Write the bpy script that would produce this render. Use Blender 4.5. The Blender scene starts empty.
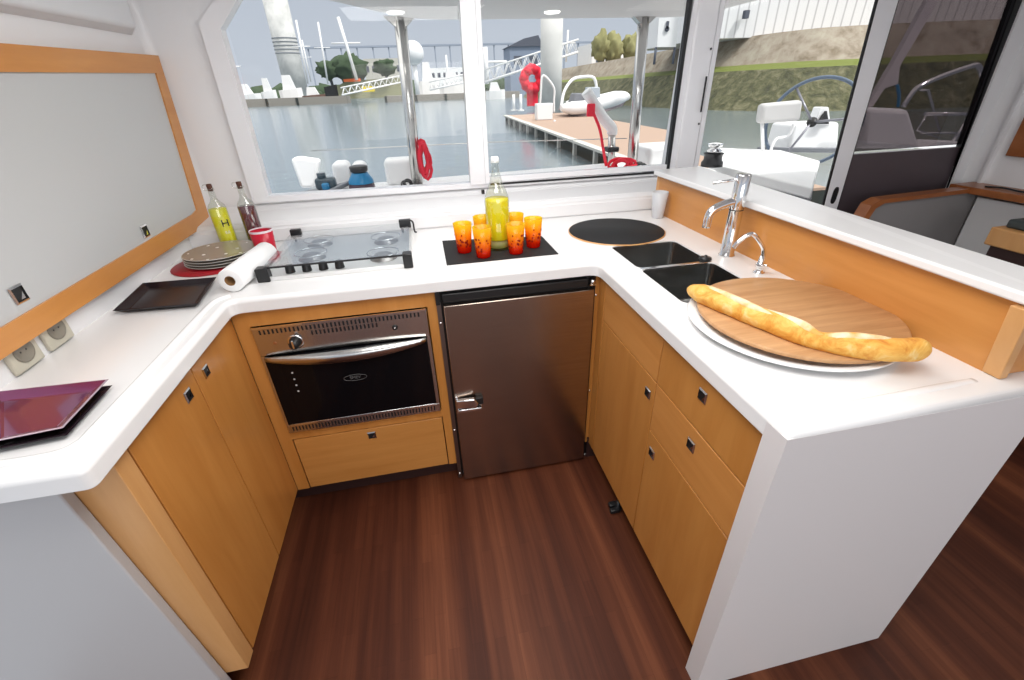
import bpy, bmesh, math, random
from mathutils import Vector, Matrix, noise
random.seed(7)
PI = math.pi
C = bpy.context.scene.collection
SH = 0.09            # everything is raised by this at the end so that the floor lies at z = 0

# ------------------------------------------------------------------ camera
CF = Vector((0.157482, 0.853384, -0.497313))
yaw, pit, rol, FPX = 0.182443313, -0.520493446, -0.0368413612, 439.186167
_cy, _sy, _cp, _sp = math.cos(yaw), math.sin(yaw), math.cos(pit), math.sin(pit)
CF = Vector((_sy*_cp, _cy*_cp, _sp))
_r = Vector((_cy, -_sy, 0)); _u = _r.cross(CF)
CR = math.cos(rol)*_r + math.sin(rol)*_u
CU = -math.sin(rol)*_r + math.cos(rol)*_u
EYE = Vector((0, 0, 1.47))
cam = bpy.data.cameras.new('camera'); camo = bpy.data.objects.new('camera', cam); C.objects.link(camo)
cam.sensor_width = 36; cam.lens = FPX/1024*36; cam.clip_start = .02; cam.clip_end = 3000
M = Matrix((CR, CU, -CF)).transposed().to_4x4(); M.translation = EYE
camo.matrix_world = M
bpy.context.scene.camera = camo

def ray(x, y): return CF*FPX + CR*(x-512) - CU*(y-340)
def on_y(x, y, Y): d = ray(x, y); return EYE + d*(Y/d.y)          # point of the vertical plane at distance Y
def on_z(x, y, Z): d = ray(x, y); return EYE + d*((Z-EYE.z)/d.z)

# ------------------------------------------------------------------ materials
def mat(name, col, rough=.5, metal=0, spec=.5, coat=0, trans=0, ior=1.45, emit=None):
    m = bpy.data.materials.new(name); m.use_nodes = True
    b = m.node_tree.nodes['Principled BSDF']
    b.inputs['Base Color'].default_value = (*col, 1); b.inputs['Roughness'].default_value = rough
    b.inputs['Metallic'].default_value = metal; b.inputs['Specular IOR Level'].default_value = spec
    b.inputs['Coat Weight'].default_value = coat; b.inputs['Coat Roughness'].default_value = .08
    b.inputs['Transmission Weight'].default_value = trans; b.inputs['IOR'].default_value = ior
    if emit:
        b.inputs['Emission Color'].default_value = (*emit[:3], 1); b.inputs['Emission Strength'].default_value = emit[3]
    return m
def N(m, t): return m.node_tree.nodes.new(t)
def L(m, a, b): m.node_tree.links.new(a, b)
def ramp(m, fac, stops, interp='LINEAR'):
    r = N(m, 'ShaderNodeValToRGB'); cr = r.color_ramp; cr.interpolation = interp
    while len(cr.elements) < len(stops): cr.elements.new(.5)
    for e, (p, c) in zip(cr.elements, stops): e.position = p; e.color = (*c, 1)
    L(m, fac, r.inputs['Fac']); return r.outputs['Color']
def coords(m, scale, kind='Object', rot=(0, 0, 0)):
    t = N(m, 'ShaderNodeTexCoord'); mp = N(m, 'ShaderNodeMapping'); mp.inputs['Scale'].default_value = scale
    mp.inputs['Rotation'].default_value = rot
    L(m, t.outputs[kind], mp.inputs['Vector']); return mp.outputs['Vector']
def noise_tex(m, vec, scale, detail=3, dist=0, rough=.5):
    n = N(m, 'ShaderNodeTexNoise'); n.inputs['Scale'].default_value = scale; n.inputs['Detail'].default_value = detail
    n.inputs['Distortion'].default_value = dist; n.inputs['Roughness'].default_value = rough
    L(m, vec, n.inputs['Vector']); return n.outputs['Fac']
def bump(m, h, strength, dist=.01):
    b = N(m, 'ShaderNodeBump'); b.inputs['Strength'].default_value = strength; b.inputs['Distance'].default_value = dist
    L(m, h, b.inputs['Height']); L(m, b.outputs['Normal'], m.node_tree.nodes['Principled BSDF'].inputs['Normal'])
def base(m): return m.node_tree.nodes['Principled BSDF'].inputs['Base Color']

def wood(name, c1, c2, scale=(1, 1, 1), rough=.35, n1=2.5, coat=.15):
    m = mat(name, c1, rough, coat=coat)
    v = coords(m, scale); f = noise_tex(m, v, n1, 5, .35, .6)
    L(m, ramp(m, f, [(.3, c1), (.7, c2)]), base(m)); return m
# grain runs along the small scale component
W_UP = wood('beech_upright', (.47, .185, .038), (.56, .245, .060), (7, 7, .8))
W_Y = wood('beech_along_counter', (.52, .21, .048), (.62, .275, .075), (7, .7, 7))
W_X = wood('beech_across', (.48, .20, .046), (.58, .265, .070), (.8, 7, 9))
W_EDGE = wood('beech_edge', (.58, .29, .10), (.68, .37, .15), (6, 6, .7))
W_DARK = wood('cherry_trim', (.27, .085, .025), (.36, .125, .04), (1, 5, 5))
W_BOARD = wood('oak_board', (.42, .21, .085), (.60, .34, .16), (2.2, 26, 3), .45, 1.6, 0)




WHITE = mat('white_solid_surface', (.84, .835, .83), .22, coat=.3)
GELCOAT = mat('white_gelcoat', (.80, .80, .81), .35, coat=.25)
PANEL_SHADED = mat('white_surface_shaded', (.73, .70, .695), .35)  # worktop white again, with shade mixed into the colour
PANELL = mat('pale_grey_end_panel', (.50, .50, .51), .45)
LINER = mat('headliner', (.72, .73, .75), .6)
FRAMEW = mat('white_window_frame', (.82, .82, .84), .25, coat=.4)
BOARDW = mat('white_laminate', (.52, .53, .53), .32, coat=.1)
PLINTH = mat('plinth_brown', (.035, .014, .012), .5)
BLACK = mat('black_plastic', (.012, .012, .013), .35)
RUBBER = mat('black_rubber', (.01, .01, .011), .75)
CHROME = mat('chrome', (.80, .80, .80), .09, 1)
STEEL = mat('stainless', (.62, .61, .59), .2, 1)
STEELB = mat('stainless_bright_rim', (.85, .85, .85), .12, 1)
SINK = mat('sink_steel', (.33, .33, .32), .2, 1)
GLASSBLK = mat('oven_glass', (.003, .003, .004), .08, spec=.25)
GREYLINE = mat('printed_grey', (.12, .12, .12), .5)
WHITEP = mat('white_plastic', (.85, .85, .85), .35)
BEIGE = mat('beige_socket_plastic', (.52, .49, .40), .4)
BEIGE_SHADED = mat('socket_well_shade', (.23, .21, .17), .5)  # darker copy of the beige plastic, recess shade put into its colour
PAPER = mat('kitchen_paper', (.88, .88, .88), .9, spec=.1)
CARD = mat('cardboard_core', (.25, .13, .05), .8)
RED = mat('red_plastic', (.50, .008, .03), .3)
REDMAT = mat('red_placemat', (.36, .01, .02), .45)
ROPE_R = mat('red_rope', (.85, .01, .04), .7)
ORANGE = mat('orange_hull', (.8, .16, .04), .5)
YELLOW = mat('yellow_paint', (.8, .62, .03), .5)
LIME = mat('lime_paint', (.4, .7, .02), .6)
BLUE = mat('blue_winch', (.01, .20, .42), .3)
TEAK = mat('pontoon_deck', (.40, .28, .21), .8)
CONC = mat('concrete', (.55, .54, .50), .9)
PLATE = mat('taupe_plate', (.30, .265, .215), .25, coat=.3)
PLATER = mat('plate_rim', (.72, .70, .66), .3)
TRAYB = mat('black_tray', (.014, .009, .012), .25, spec=.35)
TRAYP = mat('purple_tray', (.20, .03, .13), .16, coat=.8, metal=.6)
TRAYRIM = mat('tray_rim', (.62, .5, .58), .2, .6)
SOFA = mat('grey_sofa_cloth', (.23, .22, .22), .8)
DARKSEAT = mat('dark_grey_cushion', (.05, .06, .06), .7)
LABELY = mat('yellow_label', (.78, .72, .01), .4)
VIN = mat('vinegar', (.10, .004, .015), .15, coat=.5)
FROST = mat('frosted_cup', (.82, .83, .86), .3, trans=.25)
BREAD = mat('crust', (.8, .45, .13), .6)
v = coords(BREAD, (1, 1, 1)); f = noise_tex(BREAD, v, 22, 5, .8, .65)
L(BREAD, ramp(BREAD, f, [(.28, (.55, .17, .02)), (.44, (.72, .33, .05)), (.57, (.80, .46, .10)), (.74, (.86, .64, .30))]), base(BREAD)); bump(BREAD, f, .5, .01)
BREADW = mat('floured_split', (.85, .58, .24), .8)
v = coords(BREADW, (1, 1, 1)); f = noise_tex(BREADW, v, 26, 4)
L(BREADW, ramp(BREADW, f, [(.35, (.80, .40, .10)), (.6, (.88, .74, .52))]), base(BREADW))

# fridge door: brushed stainless
FRIDGE = mat('brushed_fridge_steel', (.40, .35, .31), .24, 1)
v = coords(FRIDGE, (1, 1, 60)); f = noise_tex(FRIDGE, v, 5, 2)
L(FRIDGE, ramp(FRIDGE, f, [(.3, (.40, .32, .27)), (.7, (.47, .39, .33))]), base(FRIDGE))

# floor: dark striped planks running aft
FLOOR = mat('striped_dark_planks', (.12, .04, .02), .46, spec=.2)
v = coords(FLOOR, (3.6, .12, 1)); f1 = noise_tex(FLOOR, v, 2.0, 7, .12, .62)
c1 = ramp(FLOOR, f1, [(.32, (.032, .0085, .0045)), (.46, (.072, .020, .0095)), (.55, (.11, .033, .0145)), (.70, (.20, .066, .029))])
br = N(FLOOR, 'ShaderNodeTexBrick'); br.offset = .37; br.inputs['Brick Width'].default_value = 1.6; br.inputs['Row Height'].default_value = .19
br.inputs['Mortar Size'].default_value = .0015; br.inputs['Color1'].default_value = (1, 1, 1, 1); br.inputs['Color2'].default_value = (.86, .84, .84, 1); br.inputs['Mortar'].default_value = (.55, .5, .5, 1)
L(FLOOR, coords(FLOOR, (1, 1, 1), rot=(0, 0, PI/2)), br.inputs['Vector'])
mx = N(FLOOR, 'ShaderNodeMixRGB'); mx.blend_type = 'MULTIPLY'; mx.inputs['Fac'].default_value = 1
L(FLOOR, c1, mx.inputs['Color1']); L(FLOOR, br.outputs['Color'], mx.inputs['Color2']); L(FLOOR, mx.outputs['Color'], base(FLOOR))

def thin_glass(name, tint, gloss=.08, grough=.02):
    m = bpy.data.materials.new(name); m.use_nodes = True; nt = m.node_tree; nt.nodes.clear()
    o = nt.nodes.new('ShaderNodeOutputMaterial'); t = nt.nodes.new('ShaderNodeBsdfTransparent'); g = nt.nodes.new('ShaderNodeBsdfGlossy')
    t.inputs['Color'].default_value = (*tint, 1); g.inputs['Roughness'].default_value = grough
    lw = nt.nodes.new('ShaderNodeLayerWeight'); lw.inputs['Blend'].default_value = .5; pw = nt.nodes.new('ShaderNodeMath'); pw.operation = 'POWER'; pw.inputs[1].default_value = 4.5; nt.links.new(lw.outputs['Facing'], pw.inputs[0])
    fr = nt.nodes.new('ShaderNodeMath'); fr.operation = 'MULTIPLY_ADD'; fr.inputs[1].default_value = .8; fr.inputs[2].default_value = gloss; nt.links.new(pw.outputs[0], fr.inputs[0])
    x = nt.nodes.new('ShaderNodeMixShader')
    nt.links.new(fr.outputs[0], x.inputs[0]); nt.links.new(t.outputs[0], x.inputs[1]); nt.links.new(g.outputs[0], x.inputs[2]); nt.links.new(x.outputs[0], o.inputs['Surface'])
    return m
PANE = thin_glass('clear_window_glass', (.98, .985, .985), .015)
TINT = thin_glass('smoked_door_glass', (.35, .325, .335), .02)
BOTTLEG = thin_glass('clear_bottle_glass', (.93, .95, .92), .13)
HOBG = thin_glass('hob_lid_glass', (.93, .95, .96), .10)

def dye(name, stops, trans, axis_scale):
    """a see-through dyed plastic: half transparent, half glossy diffuse; the dye changes colour up the glass"""
    m = bpy.data.materials.new(name); m.use_nodes = True; nt = m.node_tree; nt.nodes.clear()
    o = nt.nodes.new('ShaderNodeOutputMaterial'); t = nt.nodes.new('ShaderNodeBsdfTransparent'); p = nt.nodes.new('ShaderNodeBsdfPrincipled')
    p.inputs['Roughness'].default_value = .12; x = nt.nodes.new('ShaderNodeMixShader'); x.inputs[0].default_value = 1-trans
    tc = nt.nodes.new('ShaderNodeTexCoord'); sp = nt.nodes.new('ShaderNodeSeparateXYZ'); nt.links.new(tc.outputs['Generated'], sp.inputs[0])
    r = nt.nodes.new('ShaderNodeValToRGB'); cr = r.color_ramp
    while len(cr.elements) < len(stops): cr.elements.new(.5)
    for e, (q, c) in zip(cr.elements, stops): e.position = q; e.color = (*c, 1)
    nt.links.new(sp.outputs['Z'], r.inputs[0]); nt.links.new(r.outputs[0], t.inputs['Color']); nt.links.new(r.outputs[0], p.inputs['Base Color'])
    nt.links.new(t.outputs[0], x.inputs[1]); nt.links.new(p.outputs[0], x.inputs[2]); nt.links.new(x.outputs[0], o.inputs['Surface'])
    return m
TUMBLER = dye('amber_to_red_tumbler', [(0, (.80, .01, .005)), (.2, (.92, .05, .004)), (.45, (1, .34, .01)), (.8, (1, .66, .02)), (1, (1, .78, .03))], .68, 1)
DOTS = mat('dark_red_dots', (.16, .008, .003), .7, spec=.1)
LIQ = dye('yellow_drink', [(0, (1, .92, .02)), (1, (1, .88, .02))], .25, 1)
LIQB = dye('bottle_foot', [(0, (.80, .80, .20)), (1, (.80, .78, .45))], .6, 1)

WATER = mat('harbour_water', (.16, .20, .22), .16, spec=.5)
v = coords(WATER, (1, 1, 1)); f = noise_tex(WATER, v, 1.1, 3, .2); bump(WATER, f, .05, .2)
GRASS = mat('bank_grass', (.16, .19, .04), .9)
ROCK = mat('mossy_rocks', (.10, .10, .06), .95)
v = coords(ROCK, (1, 1, 1)); f = noise_tex(ROCK, v, 1.3, 7, .3, .7); L(ROCK, ramp(ROCK, f, [(.3, (.045, .05, .03)), (.5, (.13, .13, .065)), (.7, (.27, .25, .15))]), base(ROCK)); bump(ROCK, f, 1, .4)
TANW = mat('tan_earth_wall', (.36, .30, .23), .95)
v = coords(TANW, (1, 1, 1)); f = noise_tex(TANW, v, .9, 7, .3, .7); L(TANW, ramp(TANW, f, [(.3, (.20, .155, .10)), (.5, (.38, .32, .25)), (.75, (.50, .46, .36))]), base(TANW))
HALL = mat('corrugated_hall', (.80, .79, .78), .6)
wv = N(HALL, 'ShaderNodeTexWave'); wv.inputs['Scale'].default_value = .35; L(HALL, coords(HALL, (1, 1, .001)), wv.inputs['Vector'])
L(HALL, ramp(HALL, wv.outputs['Fac'], [(.0, (.55, .54, .55)), (.12, (.86, .86, .86))]), base(HALL))
TREEM = mat('tree_leaves', (.05, .08, .04), .95)
WAL = mat('boat_white', (.86, .86, .86), .35)
SEATP = mat('pale_helm_cushion', (.55, .54, .53), .6)
PILE = mat('pale_pile', (.66, .65, .62), .7)
v = coords(PILE, (1, 1, 1)); f = noise_tex(PILE, v, .25, 5, .3); L(PILE, ramp(PILE, f, [(.35, (.52, .52, .50)), (.65, (.74, .73, .70))]), base(PILE))
HAZE = mat('far_steelwork', (.34, .38, .46), .9)
SHED = mat('dark_shed', (.10, .11, .14), .8)
SHEDB = mat('blue_grey_facade', (.24, .29, .38), .8)
DEPTH = mat('pontoon_tyre_dark', (.03, .035, .03), .9)
GREYDK = mat('grey_tarp', (.22, .23, .25), .7)
BOOM = mat('faded_pink_sailcover', (.72, .66, .66), .8)
SHELL = mat('pale_cockpit_lining', (.70, .70, .70), .5)

# ------------------------------------------------------------------ mesh helpers
def nb(): return bmesh.new()
def box(bm, a, b, mi=0, bev=0, seg=2):
    n = bmesh.ops.create_cube(bm, size=1)['verts']
    for q in n:
        q.co = Vector(((a[0]+b[0])/2+q.co.x*(b[0]-a[0]), (a[1]+b[1])/2+q.co.y*(b[1]-a[1]), (a[2]+b[2])/2+q.co.z*(b[2]-a[2])))
    fs = {f for q in n for f in q.link_faces}
    for f in fs: f.material_index = mi
    if bev:
        es = list({e for q in n for e in q.link_edges})
        r = bmesh.ops.bevel(bm, geom=es, offset=bev, segments=seg, affect='EDGES', profile=.5)
        for f in r['faces']: f.material_index = mi; f.smooth = True
    return n
def lathe(bm, prof, c=(0, 0, 0), seg=32, mi=0, axis=None):
    """prof: (radius, height) pairs around a vertical axis through c, or around `axis`"""
    rings = []
    Q = Vector((0, 0, 1)).rotation_difference(Vector(axis)).to_matrix() if axis else Matrix.Identity(3)
    c = Vector(c)
    for r, h in prof:
        if r < 1e-6: rings.append([bm.verts.new(c + Q @ Vector((0, 0, h)))])
        else: rings.append([bm.verts.new(c + Q @ Vector((r*math.cos(2*PI*k/seg), r*math.sin(2*PI*k/seg), h))) for k in range(seg)])
    for A, B in zip(rings, rings[1:]):
        for k in range(seg):
            k2 = (k+1) % seg
            if len(A) == 1 and len(B) == 1: continue
            if len(A) == 1: f = bm.faces.new((A[0], B[k2], B[k])) if False else bm.faces.new((A[0], B[k], B[k2]))
            elif len(B) == 1: f = bm.faces.new((A[k], A[k2], B[0]))
            else: f = bm.faces.new((A[k], A[k2], B[k2], B[k]))
            f.material_index = mi; f.smooth = True
    return rings
def tube(bm, pts, r, seg=12, mi=0, closed=False):
    pts = [Vector(p) for p in pts]; n = len(pts); rr = r if isinstance(r, (list, tuple)) else [r]*n
    rings = []; up = None
    for i, p in enumerate(pts):
        a = pts[i-1] if (i > 0 or closed) else p; b = pts[(i+1) % n] if (i < n-1 or closed) else p
        t = (b-a).normalized()
        if up is None: up = Vector((0, 0, 1)) if abs(t.z) < .9 else Vector((1, 0, 0))
        s = t.cross(up).normalized(); w = s.cross(t).normalized(); up = w
        rings.append([bm.verts.new(p + (s*math.cos(2*PI*k/seg)+w*math.sin(2*PI*k/seg))*rr[i]) for k in range(seg)])
    m = n if closed else n-1
    for i in range(m):
        A, B = rings[i], rings[(i+1) % n]
        for k in range(seg):
            f = bm.faces.new((A[k], A[(k+1) % seg], B[(k+1) % seg], B[k])); f.smooth = True; f.material_index = mi
    if not closed:
        for R in (rings[0], rings[-1]): 
            f = bm.faces.new(R); f.material_index = mi
def smooth_path(pts, sub=6, closed=False):
    pts = [Vector(p) for p in pts]; n = len(pts); out = []
    rng = range(n if closed else n-1)
    for i in rng:
        p0 = pts[i-1] if (i > 0 or closed) else pts[0]; p1 = pts[i]; p2 = pts[(i+1) % n]; p3 = pts[(i+2) % n] if (i+2 < n or closed) else pts[-1]
        for k in range(sub):
            t = k/sub
            out.append(.5*((2*p1)+(p2-p0)*t+(2*p0-5*p1+4*p2-p3)*t*t+(3*p1-p0-3*p2+p3)*t**3))
    if not closed: out.append(pts[-1])
    return out
def prism(bm, poly, z0, z1, mi=0, bev=0, seg=2):
    """vertical prism over an (x, y) outline"""
    A = [bm.verts.new((x, y, z0)) for x, y in poly]; B = [bm.verts.new((x, y, z1)) for x, y in poly]
    fs = [bm.faces.new(A[::-1]), bm.faces.new(B)]
    for k in range(len(poly)): fs.append(bm.faces.new((A[k], A[(k+1) % len(poly)], B[(k+1) % len(poly)], B[k])))
    for f in fs: f.material_index = mi
    if bev:
        es = list({e for v in A+B for e in v.link_edges})
        r = bmesh.ops.bevel(bm, geom=es, offset=bev, segments=seg, affect='EDGES', profile=.5)
        for f in r['faces']: f.smooth = True; f.material_index = mi
def slab(bm, pts, d, mi=0, bev=0):
    """polygon of 3D points thickened by the vector d"""
    d = Vector(d); A = [bm.verts.new(Vector(p)) for p in pts]; B = [bm.verts.new(Vector(p)+d) for p in pts]
    fs = [bm.faces.new(A), bm.faces.new(B[::-1])]
    for k in range(len(pts)): fs.append(bm.faces.new((A[k], B[k], B[(k+1) % len(pts)], A[(k+1) % len(pts)])))
    for f in fs: f.material_index = mi
    if bev:
        es = list({e for v in A+B for e in v.link_edges})
        r = bmesh.ops.bevel(bm, geom=es, offset=bev, segments=2, affect='EDGES', profile=.5)
        for f in r['faces']: f.smooth = True; f.material_index = mi
def rrect(x0, y0, x1, y1, r, n=5):
    o = []
    for cx, cy, a in ((x1-r, y1-r, 0), (x0+r, y1-r, 90), (x0+r, y0+r, 180), (x1-r, y0+r, 270)):
        for k in range(n+1):
            t = math.radians(a+90*k/n); o.append((cx+r*math.cos(t), cy+r*math.sin(t)))
    return o
def blob(bm, c, s, sub=3, amp=.25, freq=1.5, mi=0):
    r = bmesh.ops.create_icosphere(bm, subdivisions=sub, radius=1)['verts']; sd = Vector((random.random()*50, random.random()*50, 0))
    for v in r:
        k = 1+amp*noise.noise(v.co*freq*1.5+sd)*2
        v.co = Vector(c)+Vector((v.co.x*s[0]*k, v.co.y*s[1]*k, v.co.z*s[2]*k))
    for f in {f for v in r for f in v.link_faces}: f.material_index = mi; f.smooth = True

# ------------------------------------------------------------------ object helpers
WLOC = {}
def thing(name, label, cat, loc, group=None):
    o = bpy.data.objects.new(name, None); C.objects.link(o); o.empty_display_size = .05
    o.location = loc; WLOC[o] = Vector(loc); o['label'] = label; o['category'] = cat
    if group: o['group'] = group
    return o
def obj(name, bm, mats, parent=None, label=None, origin=None):
    if not isinstance(mats, (list, tuple)): mats = [mats]
    bmesh.ops.recalc_face_normals(bm, faces=bm.faces)
    me = bpy.data.meshes.new(name)
    if parent is not None: off = WLOC[parent]
    elif origin is not None: off = Vector(origin)
    else:
        xs = [v.co for v in bm.verts]
        off = Vector(((min(c.x for c in xs)+max(c.x for c in xs))/2, (min(c.y for c in xs)+max(c.y for c in xs))/2, min(c.z for c in xs)))
    bmesh.ops.translate(bm, verts=bm.verts, vec=-off)
    bm.to_mesh(me); bm.free()
    for m in mats: me.materials.append(m)
    o = bpy.data.objects.new(name, me); C.objects.link(o)
    if parent is not None: o.parent = parent; WLOC[o] = off
    else: o.location = off; WLOC[o] = off
    if label: o['label'] = label
    return o
def solo(name, bm, mats, label, cat, group=None, stuff=False, origin=None):
    o = obj(name, bm, mats, origin=origin); o['label'] = label; o['category'] = cat
    if group: o['group'] = group
    if stuff: o['kind'] = 'stuff'
    return o
def struct(name, bm, mats, parent=None):
    o = obj(name, bm, mats, parent)
    if parent is None: o['kind'] = 'structure'
    return o
def word(name, text, size, mw, m, parent, depth=.0006, label=None):
    """lettering as a thin mesh; mw = matrix placing its local x/y plane"""
    cu = bpy.data.curves.new(name, 'FONT'); cu.body = text; cu.size = size; cu.extrude = depth; cu.align_x = 'CENTER'; cu.align_y = 'CENTER'
    t = bpy.data.objects.new(name+'_tmp', cu); C.objects.link(t); bpy.context.view_layer.update()
    me = bpy.data.meshes.new_from_object(t.evaluated_get(bpy.context.evaluated_depsgraph_get()))
    bpy.data.objects.remove(t); bpy.data.curves.remove(cu)
    me.transform(mw); me.transform(Matrix.Translation(-WLOC[parent]))
    me.materials.clear(); me.materials.append(m); me.name = name
    o = bpy.data.objects.new(name, me); C.objects.link(o); o.parent = parent; WLOC[o] = WLOC[parent]
    return o
def frame_m(o, x, y):   # matrix with local x, y axes and origin
    x = Vector(x).normalized(); y = Vector(y).normalized(); z = x.cross(y)
    m = Matrix((x, y, z)).transposed().to_4x4(); m.translation = Vector(o); return m
def copy_thing(root, loc, label, rotz=0, group=None):
    r = root.copy(); C.objects.link(r); r.location = loc; r.rotation_euler.z = rotz; r['label'] = label; WLOC[r] = Vector(loc)
    for ch in list(root.children):
        c = ch.copy(); C.objects.link(c); c.parent = r
        for g in list(ch.children):
            d = g.copy(); C.objects.link(d); d.parent = c
    return r

# ================================================================== THE ROOM
FZ = -.09
bm = nb(); box(bm, (-1.3, -2.2, FZ-.06), (3.6, 2.45, FZ)); struct('floor', bm, FLOOR)
# left hull side wall
bm = nb(); box(bm, (-1.12, .81, FZ), (-1.02, 2.5, 2.02)); box(bm, (-1.12, .2, 1.66), (-1.02, .81, 2.02)); struct('wall_left', bm, GELCOAT)
# overhead locker lip above the framed board
bm = nb()
slab(bm, [(-1.03, .5, 1.665), (-1.03, 2.33, 1.69), (-.965, 2.24, 1.71), (-.965, .5, 1.675)], (0, 0, .36), bev=.012)
struct('trim_1', bm, LINER)
# aft bulkhead with a window opening (left corner cut) and the door opening
bm = nb()
WY0, WY1 = 2.38, 2.46
def yprism(bm, poly, y0, y1, mi=0, bev=0):
    slab(bm, [(x, y0, z) for x, z in poly], (0, y1-y0, 0), mi, bev)
yprism(bm, [(-1.05, FZ), (1.505, FZ), (1.505, 1.03), (-.80, 1.03), (-1.05, 1.03)], WY0, 2.41)              # below the window
yprism(bm, [(-1.05, 1.03), (-.765, 1.03), (-.765, 1.72), (-.60, 1.88), (-.60, 2.02), (-1.05, 2.02)], WY0, WY1)
yprism(bm, [(-.60, 1.90), (1.36, 1.90), (1.36, 2.02), (-.60, 2.02)], WY0, WY1)
yprism(bm, [(1.385, 1.03), (1.505, 1.03), (1.505, 2.02), (1.40, 2.02)], WY0, 2.40)
yprism(bm, [(1.53, 1.97), (3.43, 1.97), (3.43, 2.02), (1.53, 2.02)], WY0, WY1)
struct('wall_back', bm, GELCOAT)
# cove easing left wall into bulkhead
bm = nb(); P = []
for k in range(9):
    t = k/8*PI/2; P.append((-1.02+.035*(1-math.sin(t)), 2.38-.035*(1-math.cos(t))))
P += [(-1.03, 2.39)]
prism(bm, P[:-1]+[(-1.03, 2.39)], .99, 2.0)
for f in bm.faces: f.smooth = False
struct('trim_2', bm, GELCOAT)
# ledge between worktop and window
bm = nb()
slab(bm, [(-1.02, 2.12, .90), (-1.02, 2.125, .965), (-1.02, 2.15, .985), (-1.02, 2.34, 1.0), (-1.02, 2.385, 1.022), (-1.02, 2.385, .90)], (2.33, 0, 0))
bmesh.ops.bevel(bm, geom=[e for e in bm.edges if abs(e.verts[0].co.x-e.verts[1].co.x) > 1], offset=.008, segments=3, affect='EDGES')
struct('trim_3', bm, GELCOAT)
# right-hand white wall of the saloon with a raised seam
bm = nb(); box(bm, (3.43, -.5, FZ), (3.53, 2.46, 2.02)); box(bm, (3.40, 2.22, .4), (3.43, 2.235, 1.95)); struct('wall_right', bm, GELCOAT)
# ceiling above galley and saloon
bm = nb(); box(bm, (-1.12, -2.2, 2.02), (3.53, 2.46, 2.10)); struct('ceiling', bm, LINER)

# ---- window_1: galley sliding window
def window_frame(bm, outer, inner, y0, y1):
    n = len(outer)
    for i in range(n):
        j = (i+1) % n
        yprism(bm, [outer[i], outer[j], inner[j], inner[i]], y0, y1)
wroot = thing('window_1', 'wide white-framed sliding window above the hob', 'window', (.3, 2.38, 1.03))
for k in ('label', 'category'): del wroot[k]
wroot['kind'] = 'structure'
bm = nb()
outer = [(-.80, 1.03), (1.385, 1.025), (1.41, 1.95), (-.55, 1.95), (-.79, 1.735)]
inner = [(-.722, 1.060), (1.335, 1.045), (1.365, 1.90), (-.535, 1.90), (-.715, 1.715)]
window_frame(bm, outer, inner, 2.355, 2.415); obj('window_frame', bm, FRAMEW, wroot)
bm = nb(); yprism(bm, [(.248, 1.045), (.345, 1.045), (.35, 1.92), (.262, 1.92)], 2.345, 2.405)
box(bm, (.325, 2.335, 1.05), (.345, 2.36, 1.92)); obj('mullion', bm, FRAMEW, wroot)
bm = nb(); box(bm, (.345, 2.352, 1.052), (1.34, 2.385, 1.078)); obj('sash_rail', bm, FRAMEW, wroot)
bm = nb(); box(bm, (.35, 2.35, 1.036), (1.345, 2.375, 1.046)); box(bm, (1.335, 2.35, 1.05), (1.352, 2.375, 1.9)); box(bm, (.30, 2.332, .99), (.315, 2.346, 1.02)); obj('gasket', bm, BLACK, wroot)
bm = nb(); yprism(bm, [(-.70, 1.055), (.255, 1.055), (.265, 1.92), (-.50, 1.92), (-.70, 1.735)], 2.40, 2.404); obj('pane', bm, PANE, wroot)
bm = nb(); yprism(bm, [(.34, 1.07), (1.34, 1.055), (1.37, 1.92), (.34, 1.92)], 2.372, 2.376); obj('pane', bm, PANE, wroot)

# ---- door_1: sliding saloon door, clear leaf and smoked leaf
droot = thing('door_1', 'x', 'x', (2.4, 2.38, FZ))
for k in ('label', 'category'): del droot[k]
droot['kind'] = 'structure'
bm = nb(); box(bm, (1.50, 2.352, FZ), (1.528, 2.385, 1.97), bev=.004); box(bm, (1.385, 2.345, 1.0), (1.50, 2.38, 1.97), bev=.01); box(bm, (1.528, 2.36, FZ), (2.44, 2.40, .0)); obj('door_jamb', bm, FRAMEW, droot)
bm = nb(); box(bm, (1.47, 2.325, 1.33), (1.477, 2.331, 1.49)); box(bm, (1.47, 2.325, 1.60), (1.476, 2.331, 1.61)); box(bm, (1.47, 2.325, 1.27), (1.476, 2.331, 1.28)); obj('latch_slot', bm, BLACK, droot)
bm = nb(); yprism(bm, [(2.50, FZ), (2.585, FZ), (2.495, 1.97), (2.372, 1.97)], 2.355, 2.367); yprism(bm, [(2.488, FZ), (2.50, FZ), (2.372, 1.97), (2.360, 1.97)], 2.355, 2.365, 1); yprism(bm, [(2.585, FZ), (2.592, FZ), (2.502, 1.97), (2.495, 1.97)], 2.357, 2.367, 1); obj('door_stile', bm, [FRAMEW, BLACK], droot)
bm = nb(); slab(bm, [(x*.5+2.497, 2.354, z+.83) for x, z in rrect(-.035, -.05, .035, .05, .03)], (0, -.004, 0)); obj('recessed_pull', bm, BLACK, droot)
bm = nb(); box(bm, (1.528, 2.372, .0), (2.42, 2.376, 1.97)); obj('clear_pane', bm, PANE, droot)
bm = nb(); box(bm, (2.52, 2.375, 1.075), (3.36, 2.382, 1.97)); obj('smoked_pane', bm, TINT, droot)
bm = nb(); box(bm, (2.52, 2.37, FZ), (3.40, 2.40, 1.06)); obj('lower_panel', bm, mat('dark_lower_panel', (.075, .058, .066), .4), droot)
bm = nb(); yprism(bm, [(3.40, FZ), (3.425, FZ), (3.30, 1.97), (3.24, 1.97), (3.38, .7)], 2.355, 2.40); obj('edge_gasket', bm, BLACK, droot)
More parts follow.
